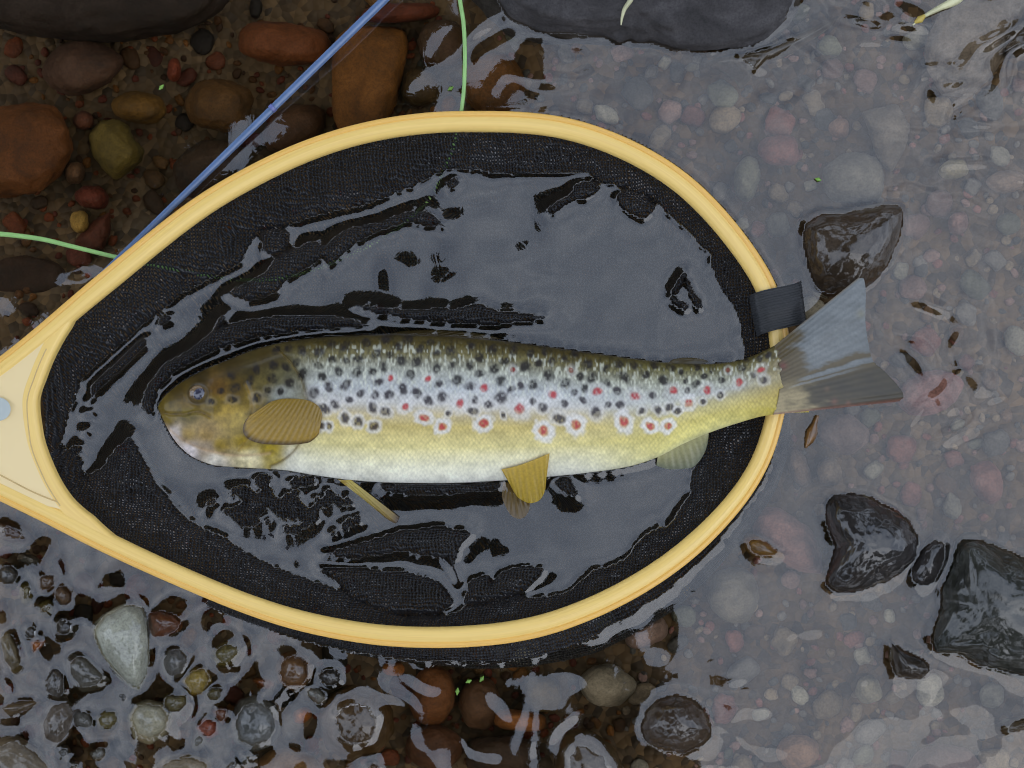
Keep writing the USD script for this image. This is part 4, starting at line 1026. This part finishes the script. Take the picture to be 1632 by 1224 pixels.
fin('adipose_fin', [(1062, 580), (1085, 581), (1112, 582)], [(1072, 573), (1095, 570), (1122, 573), (1130, 577)], [0.004, 0.005], [0.003, 0.004], two((70, 60, 28), (60, 50, 26)), M_fin, rays=2, nl=12, thick=0.0012)
fin('dorsal_fin', [(600, 536), (660, 536), (720, 538), (760, 541)], [(640, 528), (690, 526), (750, 530), (800, 540)], [-0.002, -0.002], [-0.005, -0.004], two((70, 60, 30), (56, 48, 26)), M_fin, rays=10)


def tail_colour(k, s, X, Y):
    grey = lin(100, 104, 104)  # sky reflection on the upper lobe and stripes, painted as fin colour
    c = np.broadcast_to(lin(72, 60, 32), X.shape + (3,)).copy()
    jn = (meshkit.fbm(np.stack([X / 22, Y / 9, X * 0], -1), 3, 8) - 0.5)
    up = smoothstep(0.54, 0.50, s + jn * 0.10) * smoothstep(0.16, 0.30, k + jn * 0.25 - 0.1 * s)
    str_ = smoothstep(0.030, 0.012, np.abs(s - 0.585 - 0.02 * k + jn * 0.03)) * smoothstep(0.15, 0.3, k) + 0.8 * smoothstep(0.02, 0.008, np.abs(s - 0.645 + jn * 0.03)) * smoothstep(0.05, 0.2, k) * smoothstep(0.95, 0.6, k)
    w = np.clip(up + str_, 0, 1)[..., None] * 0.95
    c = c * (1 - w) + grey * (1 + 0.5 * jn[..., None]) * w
    low = (smoothstep(0.64, 0.72, s) * smoothstep(0.12, 0.34, k + jn * 0.3))[..., None]
    c = c * (1 - low) + lin(44, 37, 18) * (1 + 0.9 * jn[..., None]) * low
    base = (smoothstep(0.5, 0.78, s + jn * 0.15) * smoothstep(0.40, 0.08, k + jn * 0.35))[..., None]
    c = c * (1 - 0.75 * base) + lin(160, 144, 104) * base * 0.75
    lowe = (smoothstep(0.95, 1.0, s))[..., None] * 0.7
    c = c * (1 - lowe) + lin(120, 76, 62) * lowe
    upe = (smoothstep(0.035, 0.0, s))[..., None] * 0.7
    c = c * (1 - upe) + lin(92, 80, 60) * upe
    for x, y, r, cc in ((1248, 583, 6, (96, 44, 34)), (1238, 560, 5, (60, 40, 26)), (1330, 640, 5, (96, 60, 44)), (1352, 643, 4, (96, 60, 44)), (1318, 620, 4, (84, 62, 40)), (1372, 500, 7, (110, 108, 92))):
        w = np.exp(-(((X - x) / r) ** 2 + ((Y - y) / r) ** 2))[..., None] * 0.8
        c = c * (1 - w) + lin(*cc) * w
    return c


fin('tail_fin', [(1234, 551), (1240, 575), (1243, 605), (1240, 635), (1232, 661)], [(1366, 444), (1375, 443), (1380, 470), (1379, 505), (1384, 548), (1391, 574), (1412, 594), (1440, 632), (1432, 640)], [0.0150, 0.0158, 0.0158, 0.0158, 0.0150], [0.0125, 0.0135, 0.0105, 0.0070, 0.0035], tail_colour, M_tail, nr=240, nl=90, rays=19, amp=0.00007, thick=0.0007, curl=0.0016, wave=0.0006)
mark_poly(Polygon(Pa(*np.vstack([np.c_[sx[::8], fback(sx[::8])], np.c_[sx[::-8], fbelly(sx[::-8])]])[:int(2 * len(sx[::8]) )].T, 0)[:, :2]).buffer(0).intersection(shapely.box(-1, -1, P(1170, 0)[0], 1)))

# ------------------------------------------------------------------ rod and line
rp = curve([(700, -86, 0.012), (612, 0, 0.010), (380, 226, 0.0065), (155, 446, 0.0038), (20, 578, 0.0030), (-160, 754, 0.003)], 90)
rod = thing('fly_rod', 'slim blue fly rod running diagonally under the hoop at upper left', 'fishing rod')
obj('rod_blank', tube(Pa(rp[:, 0], rp[:, 1], rp[:, 2]), np.linspace(0.0021, 0.0013, 90), 14), M_rod, rod)
wr = curve([(437, 170, 0.0074), (432, 175, 0.0073)], 6)
obj('thread_wrap', tube(Pa(wr[:, 0], wr[:, 1], wr[:, 2]), 0.00215, 14), plain('rod_thread', (0.10, 0.12, 0.30), 0.4, 0.5), rod)


def net_at(px, py):
    i = np.clip(np.round((py - gy[0]) / STEP).astype(int), 0, len(gy) - 1); j = np.clip(np.round((px - gx[0]) / STEP).astype(int), 0, len(gx) - 1)
    return np.where(NETIN[i, j], ndimage.minimum_filter(NETZ, 3)[i, j], 9)


lc = curve([(726, -70), (733, 0), (739, 40), (741, 90), (740, 130), (735, 180), (724, 229), (711, 262), (688, 311), (648, 353), (616, 376), (567, 402), (495, 432), (420, 446), (380, 446), (325, 438), (260, 425), (182, 409), (120, 394), (60, 380), (0, 373), (-60, 370)], 320)
lz = np.minimum(np.interp(np.arange(320), [0, 60, 88, 250, 285, 319], [0.012, 0.006, 0.001, 0.001, 0.003, 0.006]), net_at(lc[:, 0], lc[:, 1]) - 0.0012)
lz = ndimage.gaussian_filter1d(ndimage.minimum_filter1d(lz, 5), 3)
tag(obj('fly_line', tube(Pa(lc[:, 0], lc[:, 1], lz), np.interp(np.arange(320), [0, 100, 220, 319], [0.00105, 0.00085, 0.0009, 0.00125]), 10), M_line), 'pale green fly line looping from the top, under the net, to the left edge', 'fishing line')


def blade(name, label, cat_, pts, wd_, mat_, group=None):
    c = curve(pts, 30)
    P3 = Pa(c[:, 0], c[:, 1], c[:, 2]); t_, s_, u_ = frames(P3)
    w = np.interp(np.linspace(0, 1, 30), np.linspace(0, 1, len(wd_)), wd_)[:, None] * PXM
    th_ = 0.00018
    v = np.stack([P3 - s_ * w, P3 + u_ * (th_ + 0.15 * w), P3 + s_ * w, P3 - u_ * th_], 1).reshape(-1, 3)
    m = trimesh.Trimesh(v, np.vstack([grid_faces(30, 4, True), [[0, 1, 2], [0, 2, 3], [116, 118, 117], [116, 119, 118]]]), process=False); m.fix_normals()
    return tag(obj(name, (m.vertices, m.faces), mat_), label, cat_, group)


blade('grass_blade', 'pale curved grass blade lying on the big boulder at the top', 'grass blade', [(1016, -20, 0.0185), (1005, 0, 0.0185), (994, 18, 0.0182), (990, 40, 0.0172)], [2, 4, 3, 1], M_straw)
blade('dry_leaf', 'narrow pale dry leaf over the big pale stone at the top right', 'leaf', [(1545, -20, 0.003), (1520, 2, 0.003), (1495, 14, 0.002), (1470, 28, 0.0014), (1455, 40, 0.0010)], [6, 8, 5, 3, 1], M_straw)
blade('dry_leaf', 'small yellow leaf at the tip of the narrow pale leaf', 'leaf', [(1474, 24, 0.0022), (1466, 31, 0.0022), (1458, 36, 0.0012)], [2, 6, 2], M_yellowleaf)
for (x, y), lab in (((257, 139), 'tiny bright green leaf scrap floating beside the ochre oval stone'), ((718, 141), 'tiny green scrap floating left of the green line near the hoop'), ((1304, 286), 'tiny green scrap floating left of the flat grey round stone'), ((747, 1086), 'tiny green leaf floating below the bottom of the hoop, largest of three'),
                    ((768, 1082), 'tiny upright green leaf at the right of the three below the hoop'), ((729, 1102), 'tiny green leaf lowest of the three below the hoop')):
    a = rng.uniform(0, np.pi)
    blade('leaf_scrap', lab, 'leaf', [(x - 5 * math.cos(a), y - 6 * math.sin(a), 0.0008), (x, y, 0.0013), (x + 5 * math.cos(a), y + 6 * math.sin(a), 0.0008)], [0.6, 3.4, 0.6], M_leafbit)
blade('see_through_scrap', 'added brown scrap standing in for bed seen through a ripple below the tail', 'leaf', [(1303, 662, 0.0008), (1297, 680, 0.0012), (1292, 697, 0.0014), (1284, 714, 0.0008)], [3, 4, 9, 7, 1], M_see_through)  # added scrap: brown bed glimpsed through the ripples, built as a blade

# ------------------------------------------------------------------ water surface
dist = ndimage.distance_transform_edt(~EMERGE) * WS
men = 0.0011 * np.exp(-dist / 0.0028)
PXW, PYW = WX / PXM + 816, 612 - WY / PXM
low_left = smoothstep(640, 420, PXW) * smoothstep(840, 960, PYW)
hz_ = (meshkit.fbm(np.stack([WX * 22, WY * 22, WX * 0], -1), 3, 51) - 0.5) * 0.0022
rip = np.zeros(WX.shape)


def ripple(cx, cy, rad, lam, amp, ang, sq=1.0, ph=0.0):
    """A packet of small waves: centre and radius in photo pixels, wavelength in pixels, crest height in metres."""
    u = (PXW - cx) * math.cos(ang) - (PYW - cy) * math.sin(ang); v = (PXW - cx) * math.sin(ang) + (PYW - cy) * math.cos(ang)
    wob = (meshkit.noise(np.stack([WX * 70 + cx, WY * 70, WX * 0], -1), 61) - 0.5) * lam * 0.9
    n_ = meshkit.noise(np.stack([(u + wob) / lam * 1.7, (v - wob) / lam * 0.62, u * 0 + cx * 0.37], -1), 62) - 0.5
    rip[:] += amp * 3.8 * n_ * np.exp(-(u / rad) ** 2 - (v / (rad * sq)) ** 2)


for args in ((1500, 545, 75, 50, 0.0011, 0.6, 1.4), (1520, 645, 65, 44, 0.0011, -0.9, 1.2), (1565, 540, 50, 40, 0.0009, 0.2, 1.5), (1250, 60, 90, 50, 0.0011, 2.1, 1.6), (1440, 20, 80, 44, 0.0009, 1.4, 1.6), (1600, 75, 80, 42, 0.0011, 2.4, 1.8), (1550, 150, 50, 32, 0.0007, 1.9, 1.0),
             (1560, 268, 70, 26, 0.0005, 1.45, 1.6), (1430, 300, 40, 18, 0.00028, 1.57, 0.7), (870, 125, 60, 38, 0.0008, 1.5, 1.1), (790, 60, 60, 50, 0.0006, 2.2, 1.3), (1170, 1125, 40, 34, 0.0004, 1.2, 1.2), (1590, 1120, 60, 40, 0.0005, 1.0, 1.4), (1275, 120, 55, 34, 0.0007, 0.9, 1.2),
             (550, 160, 60, 44, 0.0002, 1.2, 1.2), (1190, 95, 60, 40, 0.0005, 1.8, 1.6), (1470, 1075, 60, 46, 0.0003, 0.4, 1.2), (690, 1160, 120, 60, 0.0006, 0.9, 1.0), (880, 1160, 100, 70, 0.0005, -0.5, 1.0), (840, 520, 140, 40, 0.0001, 1.5, 0.5)):
    ripple(*args)
swirl = (meshkit.fbm(np.stack([WX * 40, WY * 31, WX * 0], -1), 2, 71) - 0.5) * 0.0088 * low_left
HW = ndimage.gaussian_filter(men, 1.0) + hz_ + rip + swirl
DRY = ndimage.binary_erosion(EMERGE, iterations=1)
HW = HW - 0.0004
HW = np.where(DRY, -0.0015 - np.minimum(ndimage.distance_transform_edt(DRY) * 0.0012, 0.004), HW)
fade = smoothstep(0.305, 0.285, np.abs(WX)) * smoothstep(0.245, 0.228, np.abs(WY))
HW = HW * fade
wv = np.stack([WX, WY, HW], -1).reshape(-1, 3)
wf = grid_faces(len(wy), len(wx))
# far water: a frame of broad quads round the fine sheet, out under the banks
ox, oy = wx[[0, -1]], wy[[0, -1]]
FAR = 40.0
outer = []
base = len(wv)
nx_, ny_ = len(wx), len(wy)
ringi = np.r_[np.arange(nx_), np.arange(1, ny_) * nx_ + nx_ - 1, (ny_ - 1) * nx_ + np.arange(nx_ - 2, -1, -1), np.arange(ny_ - 2, 0, -1) * nx_]
rv = wv[ringi].copy()
allv, allf, prev = [wv], [wf], ringi
off = base
for s_ in (1.4, 2.5, 6, 20, 130):
    nvx = rv * [s_, s_, 0]
    allv.append(nvx); cur = off + np.arange(len(ringi)); off += len(ringi)
    pn, cn = np.roll(prev, -1), np.roll(cur, -1)
    allf += [np.stack([prev, cur, cn], 1), np.stack([prev, cn, pn], 1)]
    prev = cur
tag(obj('water', (np.vstack(allv), np.vstack(allf)), M_water), kind='structure')

# ------------------------------------------------------------------ trees over the stream (seen mirrored in the water); the near-bank one is added
tr = np.random.default_rng(23)


def leaves(clumps, per, size):
    out_v = []
    for (x, y, z, r) in clumps:
        n = int(per * (r / 0.3) ** 2)
        d = tr.normal(size=(n, 3)); d /= np.linalg.norm(d, axis=1, keepdims=True)
        p = np.array([x, y, z]) + d * r * tr.uniform(0.25, 1, (n, 1)) ** 0.6 * [1, 1, 0.6]
        a = tr.normal(size=(n, 3)); a[:, 2] *= 0.5; a /= np.linalg.norm(a, axis=1, keepdims=True)
        b = np.cross(a, tr.normal(size=(n, 3))); b /= np.linalg.norm(b, axis=1, keepdims=True)
        b[:, 2] *= 0.6
        s = size * tr.uniform(0.6, 1.3, (n, 1))
        out_v.append(np.stack([p - a * s, p + b * s * 0.55, p + a * s, p - b * s * 0.55], 1))
    v = np.concatenate(out_v).reshape(-1, 3)
    q = np.arange(len(v)).reshape(-1, 4)
    return v, np.vstack([q[:, [0, 1, 2]], q[:, [0, 2, 3]]])


def bough(pts, r0, r1):
    c = curve(pts, 24)
    return tube(c, np.linspace(r0, r1, 24), 8)


K4 = 1 + 4.0 / HCAM


def over(px, py, z):
    """Where something at height z is mirrored at that pixel."""
    w = P(px, py); k = 1 + z / HCAM
    return np.array([w[0] * k, w[1] * k, z])


def hanging_tree(label, root, clumps, per=260):
    t = thing('offscreen_overhanging_tree', label, 'tree', root)
    c = np.array([k[:3] for k in clumps])
    fork = np.array([root[0] * 0.9, root[1] * 0.9, 3.0])
    ms = [bough([root, np.array(root) * [0.97, 0.97, 0] + [0, 0, 1.4], fork], 0.16, 0.10)]
    for q in c[:: max(1, len(c) // 14)]:
        m_ = (fork + q) / 2 + [0, 0, 0.35]
        ms.append(bough([fork, m_, q], 0.05, 0.012))
    obj('trunk', cat_meshes(ms), M_bark, t, origin=root)
    v, f = leaves(clumps, per, 0.05)
    obj('crown', (v, f), M_foliage, t, smooth=False, origin=root)
    return t


cl = []
edge = np.array([(-260, 640), (0, 530), (150, 460), (300, 390), (450, 300), (600, 205), (700, 120), (745, 30), (770, -60)], float)
for _ in range(560):
    px, py = tr.uniform(-900, 760), tr.uniform(-900, 560)
    lim = np.interp(px, edge[:, 0], edge[:, 1])
    z = tr.uniform(3.4, 4.6)
    r = tr.uniform(0.2, 0.36)
    if py < lim - 150 * r and px < 742 - 100 * r:
        cl.append((*over(px, py, z), r))
hanging_tree('dark leafy tree leaning over the stream from the upper left bank', (-4.4, 3.2, 0.45), cl)
cl = []
for _ in range(90):  # added crown, mirrored dark where the camera holder's body would be
    px, py = tr.uniform(575, 985), tr.uniform(1085, 1900)
    cl.append((*over(px, py, tr.uniform(3.2, 4.2)), tr.uniform(0.14, 0.26)))
hanging_tree('added dark leafy tree on the near bank, mirrored in place of a standing person', (0.6, -4.0, 0.45), cl, 330)
cl = [(0.9 * math.cos(a) * tr.uniform(0.1, 1), 0.9 * math.sin(a) * tr.uniform(0.1, 1), tr.uniform(1.2, 4.4), tr.uniform(0.4, 0.7)) for a in tr.uniform(0, 6.28, 26)]
bank = thing('bank_tree', 'bushy green tree on the far bank, first from the left', 'tree', (0, 0, 0), 'trees along the banks')
obj('trunk', bough([(0, 0, -0.2), (0.1, 0, 1.6), (0.0, 0.1, 3.8)], 0.14, 0.05), M_bark, bank)
v_, f_ = leaves(cl, 130, 0.09)
obj('crown', (v_, f_), M_foliage, bank, smooth=False)
spots = []
for x in np.arange(-9, 9.1, 1.9):
    spots.append((x + tr.uniform(-0.4, 0.4), 3.6 + tr.uniform(0, 1.0))); spots.append((x + tr.uniform(-0.4, 0.4), -3.7 - tr.uniform(0, 1.0)))
ORD = ['first', 'second', 'third', 'fourth', 'fifth', 'sixth', 'seventh', 'eighth', 'ninth', 'tenth']
first = True
for (x, y) in spots:
    if first:
        UsdGeom.Xformable(bank).GetOrderedXformOps()[0].Set(Gf.Vec3d(x, y, 0.3)); first = False; continue
    xf = UsdGeom.Xform.Define(stage, path('bank_tree'))
    xf.GetPrim().GetReferences().AddInternalReference(bank.GetPath())
    xf.GetPrim().SetInstanceable(True)
    xf.ClearXformOpOrder()
    xf.AddTranslateOp(opSuffix='place').Set(Gf.Vec3d(x, y, 0.3)); xf.AddRotateZOp().Set(float(tr.uniform(0, 360))); xf.AddScaleOp().Set(Gf.Vec3f(*[float(tr.uniform(0.85, 1.2))] * 3))
    k_ = spots.index((x, y))
    tag(xf.GetPrim(), f'bushy green tree on the {"far" if y > 0 else "near"} bank, {ORD[k_ // 2]} from the left', 'tree', 'trees along the banks')
